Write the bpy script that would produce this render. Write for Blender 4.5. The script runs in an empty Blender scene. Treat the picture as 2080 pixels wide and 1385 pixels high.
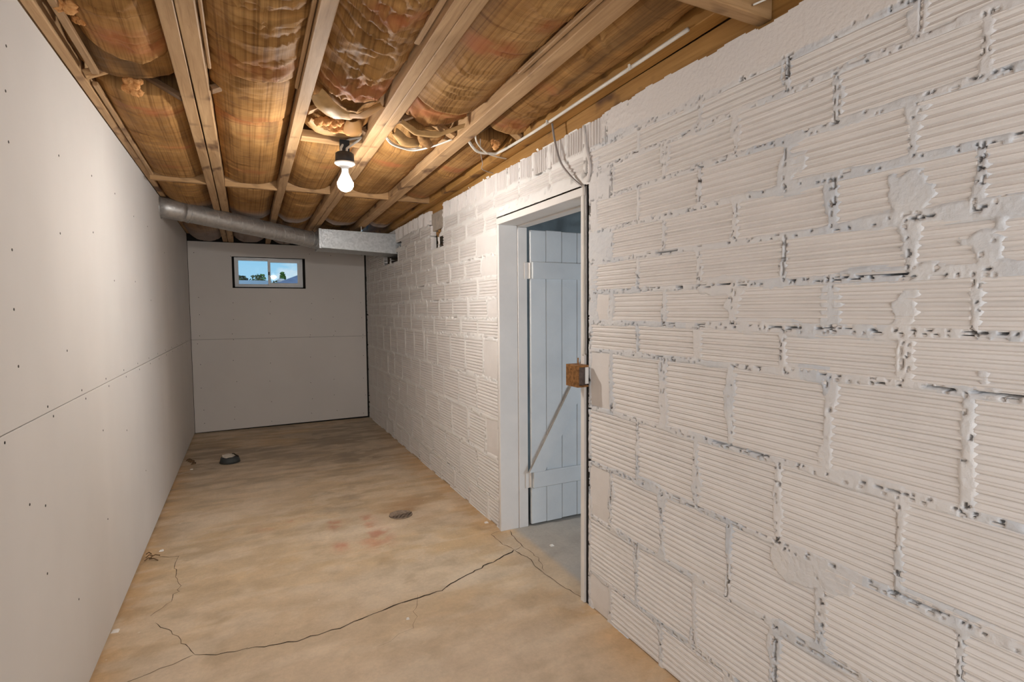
import bpy, bmesh, math, random
import numpy as np
from mathutils import Vector, Matrix
random.seed(7)
SC = bpy.context.scene
COL = SC.collection

# ------------------------------------------------------------------ camera
CAM_Z = 1.42
fw = Vector((0.44199, 0.895084, -0.058909)); rt = Vector((0.896425, -0.443135, -0.00733)); up = Vector((0.032666, 0.049568, 0.998236))
cd = bpy.data.cameras.new('camera'); cam = bpy.data.objects.new('camera', cd); COL.objects.link(cam)
cd.sensor_width = 36.0; cd.sensor_fit = 'HORIZONTAL'; cd.lens = 1089.84 / 2080 * 36.0
cd.clip_start = 0.02; cd.clip_end = 500
cam.matrix_world = Matrix(((rt.x, up.x, -fw.x, 0), (rt.y, up.y, -fw.y, 0), (rt.z, up.z, -fw.z, CAM_Z), (0, 0, 0, 1)))
SC.camera = cam

# ------------------------------------------------------------------ world, lights, exposure
SC.view_settings.view_transform = 'Standard'
SC.view_settings.look = 'None'
SC.view_settings.exposure = -0.06
SC.view_settings.gamma = 1.0
SC.view_settings.use_curve_mapping = False
W = bpy.data.worlds.new('sky'); SC.world = W; W.use_nodes = True
nt = W.node_tree; nt.nodes.clear()
wo = nt.nodes.new('ShaderNodeOutputWorld'); bg = nt.nodes.new('ShaderNodeBackground')
tc = nt.nodes.new('ShaderNodeTexCoord'); sep = nt.nodes.new('ShaderNodeSeparateXYZ')
nt.links.new(tc.outputs['Generated'], sep.inputs[0])
rmp = nt.nodes.new('ShaderNodeValToRGB')
rmp.color_ramp.elements[0].position = 0.0; rmp.color_ramp.elements[0].color = (0.50, 0.80, 1.0, 1)
rmp.color_ramp.elements[1].position = 0.6; rmp.color_ramp.elements[1].color = (0.13, 0.36, 0.80, 1)
e = rmp.color_ramp.elements.new(0.14); e.color = (0.26, 0.62, 0.96, 1)
nt.links.new(sep.outputs['Z'], rmp.inputs[0])
nz = nt.nodes.new('ShaderNodeTexNoise'); nz.inputs['Scale'].default_value = 9.0; nz.inputs['Detail'].default_value = 5
mp = nt.nodes.new('ShaderNodeMapping'); mp.inputs['Scale'].default_value = (1, 1, 2.6); mp.inputs['Location'].default_value = (0.55, 0.1, 0.3)
nt.links.new(tc.outputs['Generated'], mp.inputs[0]); nt.links.new(mp.outputs[0], nz.inputs['Vector'])
cr = nt.nodes.new('ShaderNodeValToRGB'); cr.color_ramp.elements[0].position = 0.52; cr.color_ramp.elements[1].position = 0.68
nt.links.new(nz.outputs['Fac'], cr.inputs[0])
mx = nt.nodes.new('ShaderNodeMixRGB'); mx.inputs['Color2'].default_value = (1, 1, 1, 1)
nt.links.new(cr.outputs[0], mx.inputs['Fac']); nt.links.new(rmp.outputs[0], mx.inputs['Color1'])
nt.links.new(mx.outputs[0], bg.inputs['Color']); bg.inputs['Strength'].default_value = 1.0
nt.links.new(bg.outputs[0], wo.inputs[0])


def area_light(name, loc, target, sx, sy, power, color):
    l = bpy.data.lights.new(name, 'AREA'); l.shape = 'RECTANGLE'; l.size = sx; l.size_y = sy; l.energy = power; l.color = color
    o = bpy.data.objects.new(name, l); COL.objects.link(o); o.location = loc
    o.rotation_euler = (Vector(target) - Vector(loc)).to_track_quat('-Z', 'Y').to_euler()
    return o


area_light('fill_light_behind', (0.35, -1.25, 1.42), (0.5, 3.0, 1.25), 1.6, 1.05, 37, (0.97, 0.985, 1.0))  # unseen fill lamp added behind the camera
area_light('side_room_daylight', (3.7, 1.1, 1.15), (2.0, 3.0, 1.0), 0.8, 0.7, 32, (0.76, 0.88, 1.0))
BULB_STRENGTH = 880.0
sun = bpy.data.lights.new('sun', 'SUN'); sun.energy = 0.9; sun.angle = 0.01; sun.color = (1, 0.96, 0.9)
so = bpy.data.objects.new('sun', sun); COL.objects.link(so); so.rotation_euler = (math.radians(48), 0, math.radians(15))

# ------------------------------------------------------------------ numbers of the room
XL, XR, YB = -0.584, 1.427, 7.18
YF = -2.6
SL = -0.0229


def zc(y, x=0.5):
    """underside of the joists (they fall slightly towards the far end)"""
    if x < -0.5:
        return 2.374 - 0.0085 * y
    return 2.40 + SL * y


# ------------------------------------------------------------------ helpers
def _hash(ix, iy, s):
    ix = ix.astype(np.int64) & 0xffffffff; iy = iy.astype(np.int64) & 0xffffffff
    h = (ix * 374761393 + iy * 668265263 + s * 974634777) & 0xffffffff
    h = ((h ^ (h >> 13)) * 1274126177) & 0xffffffff
    h = h ^ (h >> 16)
    return (h & 0xffff) / 65535.0


def vn(x, y, s=0):
    x = np.asarray(x, float); y = np.asarray(y, float)
    ix = np.floor(x); iy = np.floor(y); fx = x - ix; fy = y - iy
    fx = fx * fx * (3 - 2 * fx); fy = fy * fy * (3 - 2 * fy)
    a = _hash(ix, iy, s); b = _hash(ix + 1, iy, s); c = _hash(ix, iy + 1, s); d = _hash(ix + 1, iy + 1, s)
    return (a * (1 - fx) + b * fx) * (1 - fy) + (c * (1 - fx) + d * fx) * fy


def fbm(x, y, s=0, o=4):
    t = 0; a = 0.5; n = 0
    for k in range(o):
        t = t + a * vn(x, y, s + 17 * k); n += a; a *= 0.5; x = x * 2.03 + 5.1; y = y * 2.03 + 1.7
    return t / n


def ridge(x, y, s=0, o=3):
    t = 0; a = 0.5; n = 0
    for k in range(o):
        t = t + a * (1 - np.abs(2 * vn(x, y, s + 31 * k) - 1)) ** 2; n += a; a *= 0.5; x = x * 2.1 + 3.3; y = y * 2.1 + 8.1
    return t / n


def sstep(a, b, x):
    t = np.clip((x - a) / (b - a), 0, 1)
    return t * t * (3 - 2 * t)


class MB:
    def __init__(s): s.v = []; s.f = []

    def box(s, x0, x1, y0, y1, z0, z1, rot=None, about=None):
        return s.hexa([(x0, y0, z0), (x1, y0, z0), (x1, y1, z0), (x0, y1, z0), (x0, y0, z1), (x1, y0, z1), (x1, y1, z1), (x0, y1, z1)])

    def hexa(s, p):
        n = len(s.v); s.v += [tuple(q) for q in p]
        s.f += [tuple(n + i for i in q) for q in ((3, 2, 1, 0), (4, 5, 6, 7), (0, 1, 5, 4), (1, 2, 6, 5), (2, 3, 7, 6), (3, 0, 4, 7))]
        return s

    def beam(s, a, b, w, h, upv=(0, 0, 1)):
        """rectangular bar from a to b: w across, h along upv"""
        a = Vector(a); b = Vector(b); d = (b - a).normalized(); u = Vector(upv); u = (u - d * u.dot(d)).normalized(); r = d.cross(u)
        q = []
        for zz in (-h / 2, h / 2):
            for (p, sx) in ((a, -1), (a, 1), (b, 1), (b, -1)):
                q.append(p + r * (sx * w / 2) + u * zz)
        return s.hexa([q[0], q[1], q[2], q[3], q[4], q[5], q[6], q[7]])

    def tube(s, pts, r, n=8, cap=True):
        pts = [Vector(p) for p in pts]; base = len(s.v); N = len(pts)
        rs = r if isinstance(r, (list, tuple)) else [r] * N
        prev = None
        for i, p in enumerate(pts):
            d = (pts[min(i + 1, N - 1)] - pts[max(i - 1, 0)]).normalized()
            u = prev if prev is not None else (Vector((0, 0, 1)) if abs(d.z) < .9 else Vector((1, 0, 0)))
            u = (u - d * u.dot(d)).normalized(); prev = u; w = d.cross(u)
            for k in range(n):
                a = 2 * math.pi * k / n
                s.v.append(tuple(p + (u * math.cos(a) + w * math.sin(a)) * rs[i]))
        for i in range(N - 1):
            for k in range(n):
                s.f.append((base + i * n + k, base + i * n + (k + 1) % n, base + (i + 1) * n + (k + 1) % n, base + (i + 1) * n + k))
        if cap:
            s.f.append(tuple(base + k for k in reversed(range(n)))); s.f.append(tuple(base + (N - 1) * n + k for k in range(n)))
        return s

    def lathe(s, c, prof, n=24, ax=(0, 0, 1)):
        c = Vector(c); ax = Vector(ax).normalized(); u = Vector((1, 0, 0)) if abs(ax.x) < .9 else Vector((0, 1, 0))
        u = (u - ax * u.dot(ax)).normalized(); w = ax.cross(u); base = len(s.v)
        for (r, h) in prof:
            for k in range(n):
                a = 2 * math.pi * k / n
                s.v.append(tuple(c + ax * h + (u * math.cos(a) + w * math.sin(a)) * max(r, 1e-4)))
        for i in range(len(prof) - 1):
            for k in range(n):
                s.f.append((base + i * n + k, base + i * n + (k + 1) % n, base + (i + 1) * n + (k + 1) % n, base + (i + 1) * n + k))
        s.f.append(tuple(base + k for k in reversed(range(n)))); s.f.append(tuple(base + (len(prof) - 1) * n + k for k in range(n)))
        return s

    def mesh(s, name):
        m = bpy.data.meshes.new(name); m.from_pydata(s.v, [], s.f); m.update(); return m

    def build(s, name, mat, parent=None, smooth=False, bevel=0, origin=None):
        m = s.mesh(name)
        return link(name, m, mat, parent, smooth, bevel, origin)


def link(name, m, mat, parent=None, smooth=False, bevel=0, origin=None):
    if bevel:
        bm = bmesh.new(); bm.from_mesh(m); bmesh.ops.bevel(bm, geom=bm.edges[:], offset=bevel, segments=1, affect='EDGES'); bm.to_mesh(m); bm.free()
    if origin is not None:
        m.transform(Matrix.Translation(-Vector(origin)))
    if mat is not None and not m.materials: m.materials.append(mat)
    if smooth: m.polygons.foreach_set('use_smooth', [True] * len(m.polygons))
    o = bpy.data.objects.new(name, m); COL.objects.link(o)
    if origin is not None: o.location = origin
    if parent is not None: par(o, parent)
    return o


def par(o, p):
    o.parent = p
    if p.matrix_basis != Matrix.Identity(4) or p.location.length > 0:
        o.matrix_parent_inverse = Matrix.Translation(-p.location)


def empty(name, loc=(0, 0, 0)):
    o = bpy.data.objects.new(name, None); COL.objects.link(o); o.location = loc; o.empty_display_size = .1; return o


def tag(o, label=None, cat=None, group=None, kind=None):
    if label: o['label'] = label
    if cat: o['category'] = cat
    if group: o['group'] = group
    if kind: o['kind'] = kind
    return o


def grid_mesh(name, P, mask=None, uv=None, col=None):
    """P: (n,m,3) array -> mesh; mask (n-1,m-1) keeps quads"""
    n, m, _ = P.shape
    idx = np.arange(n * m).reshape(n, m)
    q = np.stack([idx[:-1, :-1], idx[1:, :-1], idx[1:, 1:], idx[:-1, 1:]], -1).reshape(-1, 4)
    if mask is not None: q = q[mask.reshape(-1)]
    used = np.unique(q); re = np.full(n * m, -1); re[used] = np.arange(len(used)); q = re[q]
    V = P.reshape(-1, 3)[used]
    me = bpy.data.meshes.new(name)
    me.vertices.add(len(V)); me.vertices.foreach_set('co', V.astype(np.float32).ravel())
    me.loops.add(q.size); me.loops.foreach_set('vertex_index', q.astype(np.int32).ravel())
    me.polygons.add(len(q)); me.polygons.foreach_set('loop_start', np.arange(0, q.size, 4, dtype=np.int32))
    if uv is not None:
        l = me.uv_layers.new(name='uv'); l.data.foreach_set('uv', uv.reshape(-1, 2)[used][q.ravel()].astype(np.float32).ravel())
    if col is not None:
        a = me.color_attributes.new('stain', 'FLOAT_COLOR', 'POINT'); a.data.foreach_set('color', col.reshape(-1, 4)[used].astype(np.float32).ravel())
    me.update(calc_edges=True); me.validate()
    return me


# ------------------------------------------------------------------ materials
class Nodes:
    def __init__(s, name):
        s.m = bpy.data.materials.new(name); s.m.use_nodes = True; s.t = s.m.node_tree; s.b = s.t.nodes['Principled BSDF']
        s.b.inputs['Specular IOR Level'].default_value = 0.3

    def n(s, typ, **kw):
        nd = s.t.nodes.new(typ)
        for k, v in kw.items():
            if k in nd.inputs: nd.inputs[k].default_value = v
            else: setattr(nd, k, v)
        return nd

    def l(s, a, b): s.t.links.new(a, b)

    def coords(s, scale=(1, 1, 1), kind='Object', loc=(0, 0, 0)):
        t = s.n('ShaderNodeTexCoord'); m = s.n('ShaderNodeMapping'); m.inputs['Scale'].default_value = scale; m.inputs['Location'].default_value = loc
        s.l(t.outputs[kind], m.inputs[0]); return m.outputs[0]

    def noise(s, vec, scale, detail=4, rough=.55, dist=0):
        n = s.n('ShaderNodeTexNoise'); n.inputs['Scale'].default_value = scale; n.inputs['Detail'].default_value = detail; n.inputs['Roughness'].default_value = rough
        n.inputs['Distortion'].default_value = dist
        s.l(vec, n.inputs['Vector']); return n.outputs['Fac']

    def ramp(s, fac, stops):
        r = s.n('ShaderNodeValToRGB'); el = r.color_ramp.elements
        while len(el) < len(stops): el.new(.5)
        for e_, (p, c) in zip(el, stops): e_.position = p; e_.color = (*c, 1) if len(c) == 3 else c
        s.l(fac, r.inputs[0]); return r.outputs[0]

    def mix(s, fac, a, b, mode='MIX'):
        m = s.n('ShaderNodeMixRGB'); m.blend_type = mode
        for i, x in ((0, fac), (1, a), (2, b)):
            if hasattr(x, 'node'): s.l(x, m.inputs[i])
            else: m.inputs[i].default_value = x if i == 0 else (*x, 1)
        return m.outputs[0]

    def bump(s, h, strength=.3, dist=.01):
        b = s.n('ShaderNodeBump'); b.inputs['Strength'].default_value = strength; b.inputs['Distance'].default_value = dist
        s.l(h, b.inputs['Height']); s.l(b.outputs[0], s.b.inputs['Normal'])

    def out(s, col=None, rough=.6, metal=0):
        if col is not None:
            if hasattr(col, 'node'): s.l(col, s.b.inputs['Base Color'])
            else: s.b.inputs['Base Color'].default_value = (*col, 1)
        if hasattr(rough, 'node'): s.l(rough, s.b.inputs['Roughness'])
        else: s.b.inputs['Roughness'].default_value = rough
        s.b.inputs['Metallic'].default_value = metal
        return s.m


def plain(name, c, rough=.6, metal=0, var=.12, scale=8):
    N = Nodes(name); v = N.coords()
    f = N.noise(v, scale, 5)
    d = tuple(x * (1 - var) for x in c); b = tuple(min(1, x * (1 + var * .6)) for x in c)
    return N.out(N.ramp(f, [(.3, d), (.7, b)]), rough, metal)


def wood(name, ax, a, b, knot=(.12, .06, .03), rough=.65):
    N = Nodes(name)
    sc = [26, 26, 26]; sc[ax] = 1.6
    v = N.coords(tuple(sc))
    f = N.noise(v, 1.0, 6, .6, .6)
    base = N.ramp(f, [(.28, b), (.5, tuple((x + y) / 2 for x, y in zip(a, b))), (.7, a)])
    sk = [9, 9, 9]; sk[ax] = 4.5
    kn = N.noise(N.coords(tuple(sk), loc=(3, 1, 7)), 1.0, 2, .5)
    base = N.mix(N.ramp(kn, [(.60, (0, 0, 0)), (.70, (.9, .9, .9))]), base, knot)
    bl = N.noise(N.coords((2.2, 2.2, 2.2)), 1.0, 3)
    base = N.mix(.55, base, N.ramp(bl, [(.3, (.72, .66, .6)), (.7, (1.12, 1.08, 1.04))]), 'MULTIPLY')
    oi = N.n('ShaderNodeObjectInfo'); rr = N.ramp(oi.outputs['Random'], [(0, (.84, .82, .80)), (1, (1.1, 1.08, 1.05))])
    base = N.mix(1.0, base, rr, 'MULTIPLY')
    sc2 = [70, 70, 70]; sc2[ax] = 2.5
    fg = N.noise(N.coords(tuple(sc2)), 1.0, 4, .6, .8)
    base = N.mix(.5, base, N.ramp(fg, [(.34, (.62, .55, .48)), (.46, (1, 1, 1))]), 'MULTIPLY')
    N.bump(f, .25, .004)
    return N.out(base, rough)


M = {}
M['joist'] = wood('joist_wood', 1, (.60, .41, .235), (.36, .22, .105))
M['sill'] = wood('sill_wood', 1, (.54, .31, .10), (.36, .19, .055))
M['block_wood'] = wood('blocking_wood', 0, (.58, .38, .20), (.36, .21, .09))
M['dark_wood'] = wood('dark_wood', 0, (.26, .16, .085), (.15, .09, .05))
M['subfloor'] = wood('subfloor_wood', 0, (.20, .12, .06), (.12, .07, .035))


def drywall_mat(name, a):
    N = Nodes(name); v = N.coords()
    f = N.noise(v, 1.3, 4); g = N.noise(v, 60, 3)
    c = N.ramp(f, [(.3, tuple(x * .95 for x in a)), (.7, tuple(x * 1.03 for x in a))])
    st = N.noise(N.coords((.4, 3.2, .12)), 1, 2)  # faint vertical streaks of light put into the board colour
    c = N.mix(.4, c, N.ramp(st, [(.3, (.95, .945, .94)), (.7, (1.03, 1.03, 1.03))]), 'MULTIPLY')
    N.bump(g, .06, .002)
    return N.out(c, .8)


M['drywall'] = drywall_mat('drywall_paper', (.70, .67, .64))
M['drywall_back'] = drywall_mat('drywall_paper_back', (.70, .665, .63))
M['gap_shade'] = plain('gap_shade_black', (.025, .022, .02), .95)  # near black, carries the shade of gaps and recesses in its colour
M['stud'] = plain('stud_backing', (.10, .08, .06), .9)


def paint_mat(name, a, b, dirt, bs=.12, bscale=90, dthr=.74, warm=None):
    N = Nodes(name); v = N.coords()
    f = N.noise(v, 5, 5)
    c = N.ramp(f, [(.32, b), (.62, a)])
    if warm:
        vc = N.n('ShaderNodeVertexColor'); vc.layer_name = 'stain'; sp_ = N.n('ShaderNodeSeparateColor'); N.l(vc.outputs['Color'], sp_.inputs[0])
        c = N.mix(sp_.outputs['Red'], c, warm)
    d = N.noise(v, 38, 5, .7)
    c = N.mix(N.ramp(d, [(dthr, (0, 0, 0)), (dthr + .06, (.6, .6, .6))]), c, dirt)
    g = N.noise(v, bscale, 4)
    N.bump(g, bs, .004)
    return N.out(c, .62)


M['block'] = paint_mat('painted_clay_tile', (.775, .738, .712), (.71, .672, .645), (.42, .37, .33))
M['mortar'] = paint_mat('painted_mortar', (.72, .715, .715), (.59, .615, .655), (.27, .265, .26), .7, 70, .70, (.76, .725, .70))
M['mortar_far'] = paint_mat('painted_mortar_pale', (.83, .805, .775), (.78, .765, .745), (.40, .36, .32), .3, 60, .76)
M['trim_white'] = paint_mat('white_door_trim', (.80, .765, .73), (.74, .71, .68), (.35, .28, .22), .1, 60, .76)
M['door'] = paint_mat('white_plank_paint', (.72, .745, .755), (.66, .685, .70), (.36, .33, .30), .12, 70, .75)
M['edge'] = plain('shaded_brace_edge', (.33, .30, .265), .85, 0, .25, 20)  # darker tone that paints in the shade on the brace edges
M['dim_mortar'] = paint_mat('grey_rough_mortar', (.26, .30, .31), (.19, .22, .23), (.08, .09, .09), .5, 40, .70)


def kraft_mat():
    N = Nodes('kraft_paper'); t = N.n('ShaderNodeTexCoord')
    def uvn(sx, sy, det=4, dist=0.0):
        m = N.n('ShaderNodeMapping'); m.inputs['Scale'].default_value = (sx, sy, 1)
        N.l(t.outputs['UV'], m.inputs[0]); return N.noise(m.outputs[0], 1.0, det, .6, dist)
    lo = uvn(3.0, 2.2, 4)
    c = N.ramp(lo, [(.3, (.225, .112, .037)), (.52, (.365, .193, .066)), (.72, (.53, .315, .128))])
    st = uvn(105, .7, 3, .25)           # lengthwise asphalt lines
    c = N.mix(.55, c, N.ramp(st, [(.36, (.34, .26, .22)), (.50, (.95, .93, .9)), (.66, (1.18, 1.15, 1.1))]), 'MULTIPLY')
    cr_ = uvn(5, 60, 3, .4)           # crosswise creases
    c = N.mix(.18, c, N.ramp(cr_, [(.36, (.50, .42, .38)), (.52, (1, 1, 1)), (.66, (1.2, 1.15, 1.1))]), 'MULTIPLY')
    fo = uvn(2.2, 26, 2, .8)
    c = N.mix(.6, c, N.ramp(fo, [(.30, (.45, .36, .30)), (.40, (1, 1, 1)), (.62, (1, 1, 1)), (.72, (1.25, 1.2, 1.1))]), 'MULTIPLY')
    a = N.n('ShaderNodeVertexColor'); a.layer_name = 'stain'
    s_ = N.n('ShaderNodeSeparateColor'); N.l(a.outputs['Color'], s_.inputs[0])
    c = N.mix(s_.outputs['Red'], c, (.40, .135, .055))       # faded red print
    c = N.mix(s_.outputs['Green'], c, (.34, .29, .27))      # grey dust at the far ends
    c = N.mix(s_.outputs['Blue'], c, (.06, .04, .025))      # dark water marks, and darker batt ends
    h = N.mix(.5, st, cr_)
    N.bump(h, .35, .006)
    N.b.inputs['Specular IOR Level'].default_value = .09
    return N.out(c, .66)


M['kraft'] = kraft_mat()


def fiber_mat():
    N = Nodes('orange_fibreglass'); v = N.coords()
    f = N.noise(v, 30, 6, .7)
    N.bump(N.noise(v, 120, 5), .8, .01)
    return N.out(N.ramp(f, [(.3, (.52, .20, .05)), (.7, (.85, .48, .20))]), .9)


M['fiber'] = fiber_mat()


def metal_mat(name, a, b, rough=.38, metal=.8):
    N = Nodes(name); v = N.coords()
    vo = N.n('ShaderNodeTexVoronoi'); vo.inputs['Scale'].default_value = 55; N.l(v, vo.inputs['Vector'])
    sp = N.n('ShaderNodeSeparateColor'); N.l(vo.outputs['Color'], sp.inputs[0])
    f = N.noise(v, 14, 5, .7)
    c = N.ramp(N.mix(.5, sp.outputs['Red'], f), [(.25, b), (.75, a)])
    r = N.ramp(f, [(.3, (rough * .8,) * 3), (.7, (rough * 1.35,) * 3)])
    return N.out(c, r, metal)


M['galv'] = metal_mat('galvanised_sheet', (.58, .60, .61), (.46, .48, .49), .42)
M['pipe'] = metal_mat('spiral_pipe_metal', (.54, .53, .51), (.44, .43, .42), .40, .72)
M['black'] = plain('black_plastic', (.028, .028, .03), .5)
M['porcelain'] = plain('white_porcelain', (.80, .80, .79), .3, 0, .04)
M['cable'] = plain('white_cable', (.74, .70, .63), .45, 0, .1)
M['grey_cable'] = plain('grey_armoured_cable', (.36, .34, .33), .45, .4)
M['rust'] = plain('rusty_steel', (.30, .145, .05), .55, .35, .55, 60)
M['rust_dark'] = plain('dark_rusty_steel', (.13, .10, .09), .5, .5, .4, 50)
M['iron'] = plain('cast_iron', (.36, .28, .215), .6, .3, .35, 80)
M['screw'] = plain('screw_head_dark', (.05, .045, .04), .5, .3)
M['vinyl'] = plain('white_vinyl', (.84, .86, .88), .4, 0, .05)
M['crack'] = plain('floor_crack_dirt', (.05, .035, .022), .95, 0, .3, 40)
M['rubber'] = plain('dark_pipe_rubber', (.05, .055, .055), .55)
M['plaster'] = plain('off_white_plaster', (.66, .60, .52), .8, 0, .15, 30)
M['twig'] = plain('dry_leaf_brown', (.13, .075, .035), .8, 0, .3)
M['chip'] = plain('white_paint_chip', (.80, .76, .70), .7)
M['hole_wood'] = plain('grey_joist_end', (.50, .44, .37), .8, 0, .2, 25)
M['brown_debris'] = plain('rusty_debris', (.33, .17, .06), .9, 0, .5, 40)
M['roof_grey'] = plain('grey_shingle_roof', (.23, .265, .34), .9, 0, .2, 3)
M['roof_pale'] = plain('pale_flat_roof', (.50, .62, .72), .7, 0, .1, 1)
M['siding_blue'] = plain('blue_siding', (.10, .20, .34), .7, 0, .3, 2)
M['siding_tan'] = plain('tan_siding', (.42, .36, .28), .8)
M['leaf'] = plain('green_leaves', (.13, .27, .05), .8, 0, .5, 2)
M['leaf_dark'] = plain('olive_leaves', (.15, .17, .07), .8, 0, .5, 2)
M['bark'] = plain('bark', (.10, .07, .05), .9)
M['ground'] = plain('outdoor_ground', (.22, .20, .15), .9)

g = bpy.data.materials.new('bulb_glass_lit'); g.use_nodes = True; t_ = g.node_tree; t_.nodes.clear()
o_ = t_.nodes.new('ShaderNodeOutputMaterial'); em = t_.nodes.new('ShaderNodeEmission'); em.inputs['Color'].default_value = (1.0, .955, .90, 1); em.inputs['Strength'].default_value = BULB_STRENGTH
t_.links.new(em.outputs[0], o_.inputs[0]); M['bulb'] = g
N_ = Nodes('bulb_neck_glow'); N_.b.inputs['Emission Color'].default_value = (1, .95, .88, 1); N_.b.inputs['Emission Strength'].default_value = 1.6; M['bulb_neck'] = N_.out((.85, .85, .83), .4)
g = bpy.data.materials.new('window_glass'); g.use_nodes = True; t_ = g.node_tree; t_.nodes.clear()
o_ = t_.nodes.new('ShaderNodeOutputMaterial'); tr = t_.nodes.new('ShaderNodeBsdfTransparent'); gl = t_.nodes.new('ShaderNodeBsdfGlossy'); gl.inputs['Roughness'].default_value = .02
fr = t_.nodes.new('ShaderNodeFresnel'); fr.inputs['IOR'].default_value = 1.45; ms = t_.nodes.new('ShaderNodeMixShader'); tr.inputs['Color'].default_value = (.94, .97, .97, 1)
t_.links.new(fr.outputs[0], ms.inputs[0]); t_.links.new(tr.outputs[0], ms.inputs[1]); t_.links.new(gl.outputs[0], ms.inputs[2]); t_.links.new(ms.outputs[0], o_.inputs[0]); M['glass'] = g


def floor_mat():
    N = Nodes('stained_concrete'); a = N.n('ShaderNodeVertexColor'); a.layer_name = 'stain'
    v = N.coords()
    f = N.noise(v, 9, 6, .65, .4); h = N.noise(v, 55, 5, .7)
    c = N.mix(.5, a.outputs['Color'], N.ramp(f, [(.3, (.78, .76, .73)), (.5, (1, 1, 1)), (.7, (1.18, 1.17, 1.15))]), 'MULTIPLY')
    c = N.mix(.4, c, N.ramp(h, [(.3, (.8, .8, .8)), (.7, (1.15, 1.15, 1.15))]), 'MULTIPLY')
    sp = N.noise(v, 24, 3, .5); c = N.mix(N.ramp(sp, [(.745, (0, 0, 0)), (.775, (.75, .75, .75))]), c, (.74, .66, .54))
    sp2 = N.noise(N.coords(loc=(4, 9, 2)), 20, 3, .5); c = N.mix(N.ramp(sp2, [(.75, (0, 0, 0)), (.78, (.7, .7, .7))]), c, (.17, .12, .08))
    N.bump(N.mix(.5, f, h), .18, .006)
    return N.out(c, N.ramp(f, [(.3, (.5, .5, .5)), (.7, (.72, .72, .72))]))


M['floor'] = floor_mat()

# ------------------------------------------------------------------ floor
def lerp(a, b, t): return a + (b - a) * t[..., None]


fx = np.concatenate([np.arange(XL - .2, 2.1, .0166), np.arange(2.1, 4.41, .05)]); fy = np.concatenate([np.arange(YF - .1, .9, .05), np.arange(.9, YB + .25, .0166)])
X, Y = np.meshgrid(fx, fy, indexing='ij')
tan = np.array([.58, .425, .255]); ora = np.array([.58, .385, .18]); gry = np.array([.36, .285, .20]); pal = np.array([.66, .53, .375]); pink = np.array([.61, .475, .335]); conc = np.array([.36, .345, .32])
n1 = fbm(X * 1.3 + .4 * Y, Y * 1.9, 3, 5); n2 = fbm(X * 2.6 + 9, Y * 3.4, 11, 5); n3 = fbm(X * .9, Y * 2.6 + 4, 21, 5)
c = np.broadcast_to(tan, X.shape + (3,)).copy()
c = lerp(c, np.broadcast_to(pal, c.shape), sstep(.50, .72, n2) * .65)
c = lerp(c, np.broadcast_to(ora, c.shape), sstep(.45, .62, n3) * .5)
near = sstep(3.0, 1.9, Y + .25 * (X - .4))                                   # pinker slab in the foreground
c = lerp(c, np.broadcast_to(pink, c.shape), near * (.55 + .35 * n1))
far = sstep(4.3, 6.2, Y + 1.3 * (n1 - .5)) * .85                             # greyer, dirtier towards the far end
c = lerp(c, np.broadcast_to(gry, c.shape), far * sstep(.30, .55, n1))
path = np.exp(-(((X - (.62 + .12 * (Y - 4.4))) / .22) ** 2)) * sstep(3.7, 4.2, Y) * sstep(7.2, 5.0, Y)
c = lerp(c, np.broadcast_to(gry * .85, c.shape), np.clip(path * sstep(.38, .60, n2) * .8, 0, .7))
gp = np.exp(-(((X - .05) / .35) ** 2 + ((Y - 4.9) / .5) ** 2)); c = lerp(c, np.broadcast_to(pal, c.shape), np.clip(gp * n2 * 1.3, 0, .7))
edge = np.exp(-((XR - X) / .16) ** 2) + np.exp(-((X - XL) / .09) ** 2)        # rusty orange along the walls
c = lerp(c, np.broadcast_to(ora * np.array([1, .9, .8]), c.shape), np.clip(edge * .75, 0, .85) * (X < XR + .1) * sstep(7.0, 5.0, Y))
dr = np.hypot(X - .916, Y - 3.62); c = lerp(c, np.broadcast_to(np.array([.36, .19, .07]), c.shape), np.clip(np.exp(-(dr / .17) ** 2) * .7 + np.exp(-(((X - 1.05) / .2) ** 2 + ((Y - 3.85) / .16) ** 2)) * .5, 0, .8))
for (px, py, rx, ry, k) in ((.46, 3.29, .06, .07, .55), (.25, 3.87, .12, .04, .35), (.48, 3.68, .045, .16, .5), (.66, 3.62, .09, .13, .45), (.68, 3.29, .10, .14, .4), (.10, 3.80, .10, .07, .3), (.72, 3.42, .07, .1, .4)):
    dd = ((X - px) / rx) ** 2 + ((Y - py) / ry) ** 2
    c = lerp(c, np.broadcast_to(np.array([.55, .20, .11]), c.shape), np.clip(np.exp(-dd ** 1.5) * k * 1.5 * sstep(.36, .62, fbm(X * 13, Y * 13, 45, 4)), 0, .7))
for (px, py, rx, ry, k) in ((1.03, 5.15, .14, .10, .6), (-.52, 5.9, .07, .12, .8), (-.35, 6.4, .2, .3, .3)):
    dd = ((X - px) / rx) ** 2 + ((Y - py) / ry) ** 2
    c = lerp(c, np.broadcast_to(np.array([.10, .06, .03]), c.shape), np.clip(np.exp(-dd) * k * (.3 + n2), 0, .8))
str_ = fbm(X * 3.0 + .8 * np.sin(Y * 1.7), Y * 13, 31, 5)                        # trowel streaks across the room
c = lerp(c, np.broadcast_to(pal * 1.05, c.shape), sstep(.50, .72, str_) * .45)
c = lerp(c, np.broadcast_to(gry * .9, c.shape), sstep(.46, .28, str_) * (.05 + .5 * sstep(3.0, 5.5, Y)))
bl_ = fbm(X * 6, Y * 9, 35, 5); c = lerp(c, np.broadcast_to(np.array([.33, .235, .135]), c.shape), sstep(.58, .76, bl_) * .3)
side = sstep(1.47, 1.54, X)                                                   # bare grey concrete past the doorway
c = lerp(c, np.broadcast_to(conc, c.shape), side * (.75 + .3 * n1))
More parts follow.
